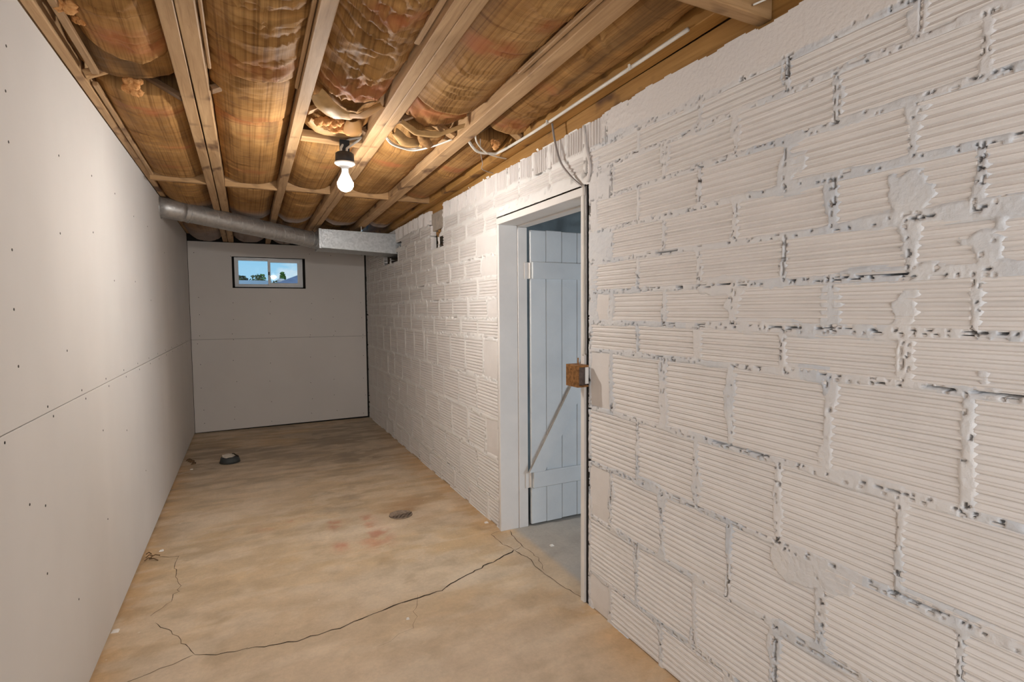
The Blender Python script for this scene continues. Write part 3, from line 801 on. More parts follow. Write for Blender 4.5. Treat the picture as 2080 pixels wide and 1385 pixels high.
# ------------------------------------------------------------------ insulation batts
def batt(bay, y0, y1, label, seed, wr=.004, crump=0.0, sag=.050, drop=0.0, red=(), grey=0, dark=0, end=.012, start=.015, tilt=0.0, d=.0105, xin=(0, 0), group='paper faced batts between the joists'):
    xa, xb = BAYS[bay]; xa += .003 + xin[0]; xb -= .003 + xin[1]
    nu = max(18, int((xb - xa) / d)); nv = max(8, int((y1 - y0) / d))
    u = np.linspace(0, 1, nu); v = np.linspace(y0, y1, nv)
    V, U = np.meshgrid(v, u, indexing='ij')
    s_ = seed * 13.7
    vv = V + .05 * (fbm(U * 2 + s_, V * 2, seed, 2) - .5)
    prof = (1 - np.abs(2 * U - 1) ** 2.6)
    z = zc(V) + .057 - sag * prof - drop
    z = z + tilt * (U - .5)
    z += .016 * (fbm(U * 1.5 + s_, V * 2.1, seed + 1, 3) - .5)
    # cross wrinkles: thin folds running across the bay, slightly bowed
    bow = V * 1.0 + .05 * (2 * U - 1) ** 2 + .08 * (fbm(U * 2.3 + s_, V * 3, seed + 2, 2) - .5)
    fold = ridge(U * 1.2 + s_, bow * 19, seed + 3, 2) ** 2.2 * 1.5
    z -= 1.8 * wr * (fold - .4) * sstep(.25, .7, fbm(U * 2, V * 3 + s_, seed + 4, 2))
    z -= .0035 * (ridge(U * 9 + s_, V * 1.4, seed + 9, 2) - .4)
    if crump:
        um = U * (xb - xa); w_ = .03 * fbm(um * 9, V * 9 + s_, seed + 15, 2)
        a1 = ridge((um * .82 + V * .57) * 5 + s_, (V * .82 - um * .57 + w_) * 17, seed + 5, 2); a2 = ridge((um * .6 - V * .8) * 4.5 + s_, (V * .6 + um * .8 + w_) * 14, seed + 6, 2)
        z -= 1.25 * crump * (a1 ** 1.5 + a2 ** 1.5 - .6) * (.35 + .65 * prof)
    te = sstep(y1 - .06, y1, V); ts = sstep(y0 + .05, y0, V)
    z -= end * te * prof; z += start * 1.3 * sstep(y0 + .09, y0, V)
    yy = V + te * .020 * (fbm(U * 6 + s_, V * 0, seed + 7, 3) - .5) * 2 - te * .03 * (2 * U - 1) ** 2 - ts * .012 * (fbm(U * 5, V * 0 + s_, seed + 8, 2))
    Xp = xa + (xb - xa) * U
    col = np.zeros(U.shape + (4,)); col[..., 3] = 1
    for (ru, ry, ruw, ryw, k) in red:
        dd = ((U - ru) / ruw) ** 2 + ((V - ry - .03 * (2 * U - 1) ** 2) / ryw) ** 2
        col[..., 0] = np.maximum(col[..., 0], np.clip(np.exp(-dd ** 2) * k * (1.9 * fbm(U * 7 + s_, V * 26, seed + 10, 4) - .35), 0, .75))
    if grey: col[..., 1] = sstep(y1 - grey, y1 - grey * .2, V + .08 * (fbm(U * 3 + s_, V * 4, seed + 11, 2) - .5)) * .85
    col[..., 2] = np.clip((fbm(U * 3 + s_, V * 1.6, seed + 12, 4) - .58) * 3.2, 0, .55) * (.4 + dark)
    # paper skin plus the batt body behind it (closed shape)
    P = np.stack([Xp, yy, z], -1)
    back = P.copy(); back[..., 2] = np.maximum(z + .05, zc(V) + .115)
    P2 = np.concatenate([back[:, :1], P, back[:, -1:]], 1); c2 = np.concatenate([col[:, :1], col, col[:, -1:]], 1); u2 = np.concatenate([U[:, :1], U, U[:, -1:]], 1); v2 = np.concatenate([V[:, :1], V, V[:, -1:]], 1)
    top0 = P2[:1].copy(); top0[..., 2] = zc(y0) + .13; top1 = P2[-1:].copy(); top1[..., 2] = zc(y1) + .13
    P3 = np.concatenate([top0, P2, top1], 0); c3 = np.concatenate([c2[:1], c2, c2[-1:]], 0); c3[0, :, 2] = .7; c3[-1, :, 2] = .7  # both end faces set darker
    u3 = np.concatenate([u2[:1], u2, u2[-1:]], 0); v3 = np.concatenate([v2[:1], v2, v2[-1:]], 0)
    uv = np.stack([u3 * (xb - xa) + seed * .37, v3 + seed * 1.7], -1)
    me = grid_mesh('insulation_batt', P3, uv=uv, col=c3)
    o = link('insulation_batt', me, M['kraft'], smooth=True, origin=((xa + xb) / 2, (y0 + y1) / 2, float(zc((y0 + y1) / 2)) + .03))
    tag(o, label, 'insulation', group)
    return o


def tuft(parent, c, s, seed, n=5):
    rr = random.Random(seed); bm = bmesh.new()
    for k in range(n):
        q = bmesh.ops.create_icosphere(bm, subdivisions=2, radius=s * rr.uniform(.45, .8), matrix=Matrix.Translation(Vector(c) + Vector((rr.uniform(-1, 1) * s, rr.uniform(-.6, .6) * s, rr.uniform(-.35, .5) * s))))
    for v in bm.verts: v.co += Vector((rr.uniform(-1, 1), rr.uniform(-1, 1), rr.uniform(-1, 1))) * s * .16
    me = bpy.data.meshes.new('fibre_tuft'); bm.to_mesh(me); bm.free()
    o = link('fibre_tuft', me, M['fiber'], parent, smooth=True); o['label'] = 'torn orange fibreglass bulging out'; return o


b = batt(0, -.6, 2.43, 'near paper batt in leftmost joist bay with a red band at its lower edge', 1, wr=.009, red=((.6, 2.30, .5, .10, .8), (.45, 1.2, .3, .05, .5)), end=.010, xin=(.06, 0))
tuft(b, (-.478, 2.02, zc(2.02) + .03), .022, 4); tuft(b, (-.475, 2.16, zc(2.16) + .03), .026, 5, 6); tuft(b, (-.47, 2.27, zc(2.2) + .035), .02, 6)
b = batt(0, 2.40, 2.68, 'short striped paper strip sagging loose above the left bridging', 2, wr=.003, sag=.028, drop=-.012, tilt=.02, dark=.8, start=.02, crump=.004)
tuft(b, (-.385, 2.70, zc(2.7) + .025), .022, 7, 6)
batt(0, 2.84, 4.285, 'striped paper batt in leftmost bay running down to the cross blocking', 3, end=-.032, wr=.003, red=((.6, 2.98, .4, .07, .9), (.7, 3.55, .25, .04, .8), (.5, 3.95, .3, .04, .5)), dark=.5)
batt(0, 4.36, 5.45, 'paper batt in leftmost bay beyond the blocking above the round duct', 4, start=.034, grey=.45, dark=.6)
batt(0, 5.50, 7.12, 'grey dusty batt in the far left corner over the window wall', 5, grey=1.4, dark=1, crump=.008)
batt(1, -.6, 2.435, 'long wrinkled batt in second bay ending in a curved lower edge', 6, wr=.013, red=((.6, 2.33, .5, .09, .55), (.3, 1.7, .2, .05, .4)), end=.012)
batt(1, 2.41, 2.93, 'short middle batt in second bay overlapped at both ends', 7, wr=.008, red=((.6, 2.90, .5, .03, .5),), start=.022, end=.006)
batt(1, 2.90, 4.285, 'striped batt in second bay below a red crease down to the blocking', 8, end=-.032, wr=.003, red=((.4, 2.96, .5, .05, .8), (.6, 3.15, .3, .05, .6), (.5, 3.9, .3, .05, .5)), start=.02, dark=.4)
batt(1, 4.36, 5.55, 'second bay batt beyond the blocking with a greyish far end', 9, start=.034, grey=.35, red=((.5, 5.3, .5, .06, .5),), dark=.4)
batt(1, 5.60, 7.12, 'dim grey batt in second bay right above the back window', 10, grey=1.4, dark=1)
batt(2, -.6, 2.46, 'heavily crumpled paper batt in third bay with red print at its end', 11, wr=.008, crump=.024, sag=.06, red=((.6, 2.36, .6, .10, .9), (.6, 1.75, .4, .06, .8)), end=.010)
b = batt(2, 2.50, 2.70, 'torn pale paper flap hanging over the bridging in third bay', 12, wr=.004, crump=.012, sag=.045, drop=-.018, start=.03)
b = batt(2, 2.78, 3.035, 'torn bulging paper piece with orange fibre just before the lamp board', 13, wr=.004, crump=.010, sag=.055, drop=-.004, end=-.01)
tuft(b, (.385, 2.80, zc(2.8) + .012), .020, 8); tuft(b, (.44, 2.79, zc(2.8) + .008), .022, 9, 6); tuft(b, (.462, 2.86, zc(2.86) + .004), .016, 10)
batt(2, 3.14, 4.285, 'striped batt behind the hanging lamp in third bay', 14, end=-.032, wr=.003, red=((.75, 3.6, .3, .06, .6),), dark=.5, crump=.003)
batt(2, 4.36, 5.60, 'third bay batt beyond the blocking ending over the duct', 15, start=.034, grey=.25, red=((.6, 5.1, .3, .05, .4),), dark=.4)
batt(3, -.6, 2.44, 'wide smooth batt in fourth bay with two faded red patches', 16, wr=.006, red=((.4, 1.83, .35, .07, .9), (.75, 1.62, .2, .05, .7)), end=.012)
b = batt(3, 2.45, 2.66, 'crumpled reddish paper end folded up at the bridging in fourth bay', 17, wr=.008, crump=.014, sag=.045, drop=-.016, red=((.5, 2.52, .7, .12, 1.0),), start=.02)
b = batt(3, 2.86, 3.02, 'loose torn paper curl beside the cable in fourth bay', 18, wr=.004, crump=.014, sag=.04, drop=-.012, start=.02)
tuft(b, (.90, 2.97, zc(2.97) + .01), .016, 11)
batt(3, 3.06, 4.285, 'smooth batt in fourth bay right of the lamp with a red blotch', 19, end=-.032, wr=.003, red=((.35, 3.40, .35, .05, .9),))
batt(3, 4.36, 5.62, 'fourth bay batt beyond the blocking above the box duct', 20, start=.034, grey=.2, red=((.5, 4.9, .3, .05, .4),), dark=.3)
batt(4, 1.16, 2.60, 'near batt in rightmost bay along the white cable with a red band', 21, wr=.010, red=((.5, 2.50, .7, .07, .8), (.35, 2.05, .3, .06, .7)), end=.010, dark=.4)
b = batt(4, 2.82, 3.50, 'middle batt in rightmost bay with a curved dark lower edge', 22, wr=.003, red=((.4, 3.36, .5, .06, .9),), end=.012)
tuft(b, (1.27, 2.80, zc(2.8) + .020), .020, 12)
batt(4, 3.47, 4.285, 'short far batt in rightmost bay reaching the blocking', 23, end=-.032, wr=.003, red=((.5, 4.15, .5, .05, .5),), start=.02)
batt(4, 4.36, 5.62, 'rightmost bay batt beyond the blocking near the wall pocket', 24, start=.034, grey=.2, dark=.3)
batt(4, -.5, 1.12, 'rightmost bay batt nearest the camera behind the header block', 25, wr=.004, dark=.4)
batt(2, 5.66, 7.12, 'dark far batt in third bay behind the duct joint', 26, grey=1.4, dark=1)
batt(3, 5.68, 7.12, 'dark far batt in fourth bay hidden behind the box duct', 27, grey=1.4, dark=1)

M['kraft_pale'] = plain('kraft_paper_pale', (.46, .28, .115), .6, 0, .22, 22)


def flap(parent, path, wvec, curl=.02, seed=0, mat='kraft_pale', label=None):
    """a loose curled tongue of paper: path = spine points, wvec = half width vector"""
    P = [Vector(p) for p in path]; n = 14; m = 9; rr = np.random.RandomState(seed); V = np.zeros((n, m, 3))
    wv = Vector(wvec)
    for i in range(n):
        t = i / (n - 1) * (len(P) - 1); k = min(int(t), len(P) - 2); p = P[k].lerp(P[k + 1], t - k)
        wd = 1 - .35 * abs(2 * i / (n - 1) - 1) ** 3
        for j in range(m):
            q = 2 * j / (m - 1) - 1; ww = p + wv * q * wd + Vector((0, 0, curl * (q * q - .5) + rr.uniform(-.0016, .0016))); V[i, j] = ww
    V2 = V.copy(); V2[..., 2] += .0018
    full = np.concatenate([V, V2[:, ::-1]], 1); full = np.concatenate([full, full[:, :1]], 1)
    o = link('paper_flap', grid_mesh('paper_flap', full), M[mat], parent, smooth=True)
    if label: o['label'] = label
    return o


Z = lambda y: float(zc(y))
for o in [o_ for o_ in COL.objects if o_.name.startswith('insulation_batt')]:
    L_ = o.get('label', '')
    if L_.startswith('torn pale paper flap'):
        flap(o, [(.296, 2.47, Z(2.47) + .005), (.34, 2.53, Z(2.5) - .028), (.40, 2.60, Z(2.6) - .034), (.47, 2.65, Z(2.65) - .012)], (.035, -.03, .006), .02, 1, label='pale curled paper tongue')
        flap(o, [(.44, 2.66, Z(2.66) - .005), (.52, 2.60, Z(2.6) - .02), (.59, 2.50, Z(2.5) + .01)], (.03, .035, .012), .018, 2, 'kraft')
    if L_.startswith('torn bulging paper'):
        tuft(o, (.37, 2.80, Z(2.8) + .004), .030, 21, 7); tuft(o, (.44, 2.83, Z(2.8) - .006), .030, 22, 7); tuft(o, (.475, 2.86, Z(2.86) - .002), .022, 23, 6)
        flap(o, [(.50, 2.75, Z(2.75) + .01), (.51, 2.83, Z(2.8) - .022), (.53, 2.92, Z(2.9) - .004)], (.045, -.006, .008), .015, 3, 'kraft')
        flap(o, [(.305, 2.84, Z(2.86) + .012), (.36, 2.92, Z(2.95) - .004), (.47, 2.97, Z(3.0) + .002), (.57, 2.95, Z(3.0) + .014)], (.012, -.032, .006), .012, 4)
    if L_.startswith('crumpled reddish paper'):
        flap(o, [(.712, 2.66, Z(2.66) + .004), (.80, 2.70, Z(2.7) - .028), (.91, 2.69, Z(2.7) - .026), (1.02, 2.60, Z(2.6) + .008)], (.004, -.022, .006), .014, 5, label='pale torn paper lip')
    if L_.startswith('loose torn paper curl'):
        flap(o, [(.72, 2.83, Z(2.83) + .01), (.79, 2.90, Z(2.9) - .016), (.88, 2.93, Z(2.9) - .004)], (.012, -.03, .012), .02, 6)
        flap(o, [(.86, 2.80, Z(2.8) + .0), (.90, 2.86, Z(2.86) - .02), (.95, 2.95, Z(2.95) - .004)], (.03, -.012, .004), .012, 7, 'brown_debris')
    if L_.startswith('middle batt in rightmost'):
        tuft(o, (1.27, 2.79, Z(2.79) + .004), .026, 24, 6)
    if L_.startswith('short striped paper strip'):
        tuft(o, (-.39, 2.72, Z(2.72) - .002), .026, 25, 7)

# ------------------------------------------------------------------ air duct
DY = 5.63
duct = empty('air_duct', (XR, DY + .1, 2.1)); tag(duct, 'galvanised duct of round spiral pipe and square trunk under the far joists', 'duct')
bx = MB(); x0, x1 = .672, XR + .10
zt0, zb0, zt1, zb1 = 2.228, 2.042, 2.216, 2.004
bx.hexa([(x0, DY, zb0), (x1, DY, zb1), (x1, DY + .36, zb1), (x0, DY + .36, zb0), (x0, DY, zt0), (x1, DY, zt1), (x1, DY + .36, zt1), (x0, DY + .36, zt0)])
bx.build('box_trunk', M['galv'], duct, bevel=.003)
MB().box(.664, .690, DY - .004, DY + .364, zb0 - .005, zt0 + .004).build('end_flange', M['galv'], duct, bevel=.002)
MB().beam((.69, DY - .005, zt0 - .008), (XR - .002, DY - .005, zt1 - .010), .006, .012).build('seam', M['galv'], duct)
A_ = Vector((XL + .12, 5.14, 2.238)); B_ = Vector((.672, 5.80, 2.128)); R_ = .079
N_ = 60; pts = [A_ + (B_ - A_) * (i / N_) for i in range(N_ + 1)]
MB().tube(pts, R_, 28).build('round_pipe', M['pipe'], duct, smooth=True)
# raised spiral lock seam
d_ = (B_ - A_).normalized(); u_ = (Vector((0, 0, 1)) - d_ * d_.z).normalized(); w_ = d_.cross(u_); sp = []
for i in range(0, 330):
    t = i / 329; a_ = t * 2 * math.pi * 11
    sp.append(A_ + (B_ - A_) * (.04 + .86 * t) + (u_ * math.cos(a_) + w_ * math.sin(a_)) * (R_ + .0002))
MB().tube(sp, .0024, 5).build('spiral_seam', M['pipe'], duct, smooth=True)
el = [A_ + d_ * .03, A_ - d_ * .0, A_ - d_ * .035 + Vector((0, .0, 0)), Vector((XL + .045, 5.10, 2.245)), Vector((XL - .02, 5.085, 2.247))]
MB().tube(el, [R_ + .003] * 5, 24).build('elbow', M['pipe'], duct, smooth=True)
for t in (.05, .93): MB().tube([A_ + (B_ - A_) * t, A_ + (B_ - A_) * (t + .012)], R_ + .005, 28).build('collar', M['pipe'], duct, smooth=False)
MB().tube([B_ - d_ * .05, B_ - d_ * .02, B_ + Vector((.005, 0, 0))], [R_ + .001, R_ + .006, R_ + .012], 24).build('take_off', M['galv'], duct, smooth=True)
MB().lathe((XL + .0005, 5.085, 2.247), [(R_ + .001, 0), (R_ + .012, 0), (R_ + .010, .004), (R_ + .001, .004)], 24, (1, 0, 0)).build('wall_ring', M['pipe'], duct)
MB().tube([(.655, DY - .005, 2.052), (.640, DY - .02, 2.045), (.652, DY - .03, 2.036)], .008, 8).build('clip', M['galv'], duct)
tag(MB().tube([(1.075, DY - .012, 2.275), (1.074, DY - .013, 2.23), (1.072, DY - .012, 2.195)], .004, 6).build('hanging_string', M['cable']), 'short pale string hanging in front of the box duct from a joist', 'string')
# broken edge of wall under the trunk
# ------------------------------------------------------------------ pendant bulb
lamp = empty('bulb_lamp', (.496, 3.03, 2.26)); tag(lamp, 'bare lit light bulb in a white holder under a black box hanging from the joists', 'lamp')
cx, cy = .496, 3.0
MB().lathe((cx, cy, 0), [(.046, 2.207), (.049, 2.214), (.047, 2.252), (.040, 2.258), (.001, 2.258)], 24).build('junction_box', M['black'], lamp, smooth=True)
MB().lathe((cx, cy, 0), [(.018, 2.172), (.020, 2.178), (.024, 2.184), (.040, 2.190), (.0535, 2.199), (.0535, 2.206), (.047, 2.2075)], 28).build('lamp_holder', M['porcelain'], lamp, smooth=True)
MB().lathe((cx, cy, 0), [(.001, 2.054), (.014, 2.056), (.026, 2.062), (.036, 2.073), (.041, 2.088), (.0412, 2.096), (.040, 2.104)], 28).build('bulb', M['bulb'], lamp, smooth=True)
o = MB().lathe((cx, cy, 0), [(.0398, 2.1045), (.036, 2.115), (.028, 2.131), (.021, 2.145), (.017, 2.157), (.0165, 2.171)], 28).build('bulb_neck', M['bulb_neck'], lamp, smooth=True)
for (dx, e0) in ((-.018, (.500, 3.035, 2.322)), (.012, (.545, 3.035, 2.318))):
    MB().tube([(cx + dx, cy + .01, 2.252), (cx + dx + .002, cy + .012, 2.285), e0, (e0[0] + .03, 3.036, 2.342), (.592, 3.03, 2.362)], .0065, 8).build('wire', M['cable'], lamp, smooth=True)
MB().box(cx - .02, cx + .03, cy + .02, cy + .042, 2.255, 2.332).build('bracket', M['black'], lamp)

# ------------------------------------------------------------------ cables
def cable(pts, r, mat, label, cat='cable', sub=6):
    P = [Vector(p) for p in pts]; out = []
    for i in range(len(P) - 1):
        p0 = P[max(i - 1, 0)]; p1 = P[i]; p2 = P[i + 1]; p3 = P[min(i + 2, len(P) - 1)]
        for k in range(sub):
            t = k / sub; out.append(.5 * ((2 * p1) + (p2 - p0) * t + (2 * p0 - 5 * p1 + 4 * p2 - p3) * t * t + (3 * p1 - p0 - 3 * p2 + p3) * t ** 3))
    out.append(P[-1])
    o = MB().tube(out, r, 8).build('cable', mat, None, smooth=True); tag(o, label, cat); return o


cable([(1.125, 2.80, 2.346), (1.205, 2.87, 2.318), (1.30, 2.89, 2.322), (1.345, 2.87, 2.330), (1.378, 2.62, 2.345), (1.378, 2.36, 2.347), (1.376, 2.0, 2.353), (1.376, 1.72, 2.358), (1.378, 1.42, 2.366)], .0078, M['cable'], 'thick white cable stapled along the right edge of the ceiling')
cable([(.702, 2.94, 2.350), (.74, 2.975, 2.330), (.80, 3.00, 2.322), (.88, 3.01, 2.320), (.96, 2.93, 2.330), (1.043, 2.83, 2.352)], .005, M['cable'], 'white cable sagging between two joists right of the bulb')
cable([(.702, 2.93, 2.352), (.76, 2.99, 2.334), (.86, 3.03, 2.332), (.93, 3.00, 2.345)], .0045, M['cable'], 'second thin white cable sagging behind the first beside the bulb')
cable([(1.124, 2.70, 2.352), (1.16, 2.76, 2.328), (1.26, 2.87, 2.318), (1.37, 2.95, 2.326), (1.44, 2.975, 2.330)], .0045, M['cable'], 'thin white cable crossing the rightmost bay to the sill')
cable([(1.17, 2.74, 2.345), (1.24, 2.90, 2.320), (1.285, 2.98, 2.285), (1.30, 3.02, 2.262), (1.40, 3.08, 2.262)], .0022, M['grey_cable'], 'fine grey wire hanging from the bay down to the wall top', 'wire')
cable([(1.40, 2.368, 2.362), (1.405, 2.345, 2.25), (1.405, 2.290, 2.135), (1.41, 2.20, 2.045), (1.418, 2.118, 1.985)], .0055, M['grey_cable'], 'grey armoured cable dropping from the ceiling to the door jamb')
cable([(1.418, 2.112, 1.99), (1.4185, 2.110, 1.7), (1.4185, 2.112, 1.45), (1.4185, 2.107, 1.27), (1.4195, 2.114, 1.20)], .006, M['cable'], 'white cable running down the near edge of the doorway')
cable([(1.424, 2.098, 1.985), (1.424, 2.097, 1.6), (1.424, 2.098, 1.3), (1.424, 2.098, 1.205)], .0045, M['grey_cable'], 'grey cable tucked beside the white one at the doorway edge')
cable([(1.421, 2.118, 2.262), (1.420, 2.094, 2.16), (1.420, 2.062, 2.06), (1.421, 2.085, 2.00)], .006, M['block'], 'painted over cable stuck to the wall above the doorway corner')
cable([(1.36, 1.143, 2.305), (1.41, 1.10, 2.325), (1.445, 1.07, 2.33)], .003, M['cable'], 'short pale wire stub in front of the header block', 'wire')
# staples
for (y, z) in ((1.72, 2.358), (2.36, 2.345)):
    tag(MB().beam((1.366, y - .004, z - .001), (1.366, y + .004, z - .001), .006, .022).build('cable_staple', M['cable']), 'small white staple holding the cable, ' + ('nearer one' if y < 2 else 'farther one at the drop'), 'staple')

# ------------------------------------------------------------------ doorway and plank door
door = empty('door_1', (1.64, 3.03, 0)); tag(door, kind='structure')
def part(name, mb, mat, bevel=.002, label=None, parent=door):
    o = mb.build(name, M[mat] if isinstance(mat, str) else mat, parent, bevel=bevel)
    if label: o['label'] = label
    return o
part('jamb', MB().box(1.416, 1.545, 3.045, 3.073, 0, 1.945), 'trim_white')
part('jamb', MB().box(1.418, 1.545, 2.106, 2.136, 0, 1.945), 'trim_white')
part('head_jamb', MB().box(1.414, 1.545, 2.104, 3.074, 1.945, 1.983), 'trim_white')
part('gap_shade_strip', MB().box(1.431, 1.540, 2.0885, 2.1055, 0, 1.985), 'gap_shade', 0)  # dark strips added in the jamb gaps to stand for their shade
part('gap_shade_strip', MB().box(1.426, 1.540, 3.0735, 3.0845, 0, 1.985), 'gap_shade', 0)
part('rough_buck', MB().box(1.547, 1.612, 3.040, 3.076, 0, 1.936), 'trim_white')
part('rough_buck', MB().box(1.547, 1.612, 2.104, 2.140, 0, 1.936), 'trim_white')
part('head_buck', MB().box(1.547, 1.612, 2.104, 3.076, 1.938, 1.985), 'trim_white')
px_ = [1.630, 1.744, 1.864, 1.983, 2.103, 2.222, 2.342, 2.43]
DT = 1.925
for a, b in zip(px_[:-1], px_[1:]):
    part('plank', MB().box(a + .0010, b - .0010, 3.030 + random.uniform(-.0008, .0008), 3.052, .014 + random.uniform(-.002, .002), DT + random.uniform(-.003, .003)), 'door', .003)
part('batten', MB().box(1.637, 2.425, 3.010, 3.0295, 1.613, 1.720), 'door', .003)
part('batten', MB().box(1.637, 2.425, 3.010, 3.0295, .257, .362), 'door', .003)
a, b = Vector((1.665, 3.020, .365)), Vector((2.40, 3.020, 1.608))
dd = (b - a).normalized(); nn = Vector((-dd.z, 0, dd.x)); hw = .05
def clipz(p, z): t = (z - p.z) / dd.z; return p + dd * t
p1, p2 = a + nn * hw, a - nn * hw
q = [clipz(p1, .363), clipz(p2, .363), clipz(p2, 1.612), clipz(p1, 1.612)]
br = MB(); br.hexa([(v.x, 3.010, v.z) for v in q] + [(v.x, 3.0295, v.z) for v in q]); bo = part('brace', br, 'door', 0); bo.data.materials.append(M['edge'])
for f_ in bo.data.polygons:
    if abs(f_.normal.y) < .5: f_.material_index = 1  # edge faces get the painted shade tone
for z in (1.665, .31):
    part('hinge', MB().box(1.592, 1.628, 3.034, 3.0385, z - .052, z + .052).lathe((1.627, 3.030, z), [(.006, -.05), (.006, .05)], 10), 'trim_white', .0008)
# header ledge and near edge strip
keep = empty('latch_keeper', (1.40, 2.12, 1.11)); tag(keep, 'rusty steel rim latch keeper box screwed to the near edge of the doorway', 'latch')
part('keeper_box', MB().box(1.352, 1.362, 2.062, 2.162, 1.058, 1.160).box(1.362, 1.414, 2.148, 2.162, 1.058, 1.160).box(1.362, 1.414, 2.062, 2.148, 1.150, 1.160).box(1.362, 1.414, 2.062, 2.148, 1.058, 1.066), 'rust', .0015, parent=keep)
part('strike_plate', MB().box(1.364, 1.412, 2.072, 2.080, 1.064, 1.150), 'rust_dark', .001, 'dark inner strike plate', keep)
part('paint_smear', MB().box(1.398, 1.4165, 2.066, 2.0715, 1.072, 1.152), 'porcelain', .001, 'white painted flange', keep)
part('screw', MB().lathe((1.3515, 2.135, 1.083), [(.006, 0), (.005, .002), (.001, .0025)], 10, (-1, 0, 0)), 'rust', 0, parent=keep)
part('screw', MB().lathe((1.3515, 2.120, 1.140), [(.006, 0), (.005, .002), (.001, .0025)], 10, (-1, 0, 0)), 'rust', 0, parent=keep)
part('spring', MB().tube([(1.376, 2.090, 1.158), (1.374, 2.092, 1.176), (1.378, 2.096, 1.192)], .0035, 6), 'rust', 0, parent=keep)

# ------------------------------------------------------------------ side room past the door
A, B = np.meshgrid(np.arange(1.6, 4.3, .03), np.arange(0, 2.62, .03), indexing='ij')
hh = .05 * ridge(A * 5, B * 5, 91, 3) + .02 * fbm(A * 20, B * 20, 93, 2)
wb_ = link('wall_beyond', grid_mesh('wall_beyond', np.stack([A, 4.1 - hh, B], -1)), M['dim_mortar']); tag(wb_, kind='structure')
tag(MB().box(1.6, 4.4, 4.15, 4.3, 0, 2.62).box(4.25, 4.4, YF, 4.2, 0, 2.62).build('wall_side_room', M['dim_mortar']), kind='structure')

# ------------------------------------------------------------------ window
win = empty('window_1', (.27, YB + .09, 1.70)); tag(win, kind='structure')
y0, y1 = 7.245, 7.325
wx0, wx1, wz0, wz1 = -.113, .650, 1.712, 2.066
fwid = .030
part('frame', MB().box(wx0, wx0 + fwid, y0, y1, wz0, wz1).box(wx1 - fwid, wx1, y0, y1, wz0, wz1).box(wx0 + fwid, wx1 - fwid, y0, y1, wz0, wz0 + .024).box(wx0 + fwid, wx1 - fwid, y0, y1, wz1 - .020, wz1), 'vinyl', .002, parent=win)
def sash(x0, x1, yy, z0, z1, w):
    s_ = part('sash', MB().box(x0, x0 + w, yy, yy + .028, z0, z1).box(x1 - w, x1, yy, yy + .028, z0, z1).box(x0 + w, x1 - w, yy, yy + .028, z0, z0 + w).box(x0 + w, x1 - w, yy, yy + .028, z1 - w, z1), 'vinyl', .002, parent=win)
    p = MB().box(x0 + w - .002, x1 - w + .002, yy + .012, yy + .016, z0 + w - .002, z1 - w + .002).build('pane', M['glass'], s_); return s_
sash(wx0 + fwid, .270, y0 + .042, wz0 + .024, wz1 - .020, .014)
s_ = sash(.252, wx1 - fwid, y0 + .010, wz0 + .024, wz1 - .020, .030)
MB().box(.256, .270, y0 + .002, y0 + .010, 1.86, 1.90).build('latch', M['black'], s_)
# bare rough opening around it, its shade put into a near black colour
tag(MB().box(WX0 - .03, WX0 - .002, YB + .014, YB + .20, WZ0 - .03, WZ1 + .02).box(WX1 + .002, WX1 + .03, YB + .014, YB + .20, WZ0 - .03, WZ1 + .02).box(WX0 - .002, WX1 + .002, YB + .014, YB + .20, WZ0 - .03, WZ0 - .002).box(WX0 - .002, WX1 + .002, YB + .014, YB + .20, WZ1 + .002, WZ1 + .02)
    .box(WX0 - .002, wx0 + .001, YB + .11, YB + .13, WZ0, WZ1).box(wx1 - .001, WX1 + .002, YB + .11, YB + .13, WZ0, WZ1).box(WX0, WX1, YB + .11, YB + .13, WZ0 - .002, wz0 + .001).build('trim_1', M['gap_shade']), kind='structure')

# ------------------------------------------------------------------ things on the floor
fd = empty('floor_drain', (.916, 3.62, 0)); tag(fd, 'round rusty cast iron drain grate set in the stained concrete floor', 'drain')
MB().lathe((.916, 3.62, 0), [(.001, .0012), (.080, .0012), (.080, .0018), (.001, .0018)], 32).build('bowl', M['crack'], fd)
gr = MB(); gr.lathe((.916, 3.62, 0), [(.073, .0015), (.079, .0015), (.079, .005), (.073, .005)], 32)
for k in range(6):
    for s_ in (-1, 1):
        ang = math.radians(45 * s_ + 12); off = (k - 2.5) * .0235
        dx, dy = math.cos(ang), math.sin(ang); nx, ny = -dy, dx
        hl = math.sqrt(max(.074 ** 2 - off ** 2, 0))
        lo_h, hi_h = (-hl, -off * s_ * .9) if s_ > 0 else (off * .9, hl)          # the two sets meet in a chevron
        if hi_h - lo_h < .012: continue
        gr.beam((.916 + nx * off + dx * lo_h, 3.62 + ny * off + dy * lo_h, .0035), (.916 + nx * off + dx * hi_h, 3.62 + ny * off + dy * hi_h, .0035), .0062, .003)
gr.build('grate', M['iron'], fd)
cp = empty('pipe_stub', (-.185, 5.66, 0)); tag(cp, 'short dark pipe stub with cracked off white cap on the far floor', 'pipe')
MB().lathe((-.185, 5.66, 0), [(.088, 0), (.084, .02), (.076, .050), (.070, .054)], 24).build('pipe_ring', M['rubber'], cp, smooth=True)
mb = MB(); rr = random.Random(9); n = 20
for k in range(n):
    a_ = 2 * math.pi * k / n; r_ = .070 + rr.uniform(-.006, .004); mb.v.append((-.180 + r_ * math.cos(a_), 5.662 + r_ * math.sin(a_), .054 + .006 * rr.random() - .012 * math.cos(a_ + .6)))
mb.v.append((-.185, 5.66, .064))
for k in range(n): mb.f.append((k, (k + 1) % n, n))
for k in range(n): x, y, z = mb.v[k]; mb.v.append((x, y, .03))
for k in range(n): mb.f.append((k, n + 1 + k, n + 1 + (k + 1) % n, (k + 1) % n))
mb.build('cap', M['plaster'], cp)
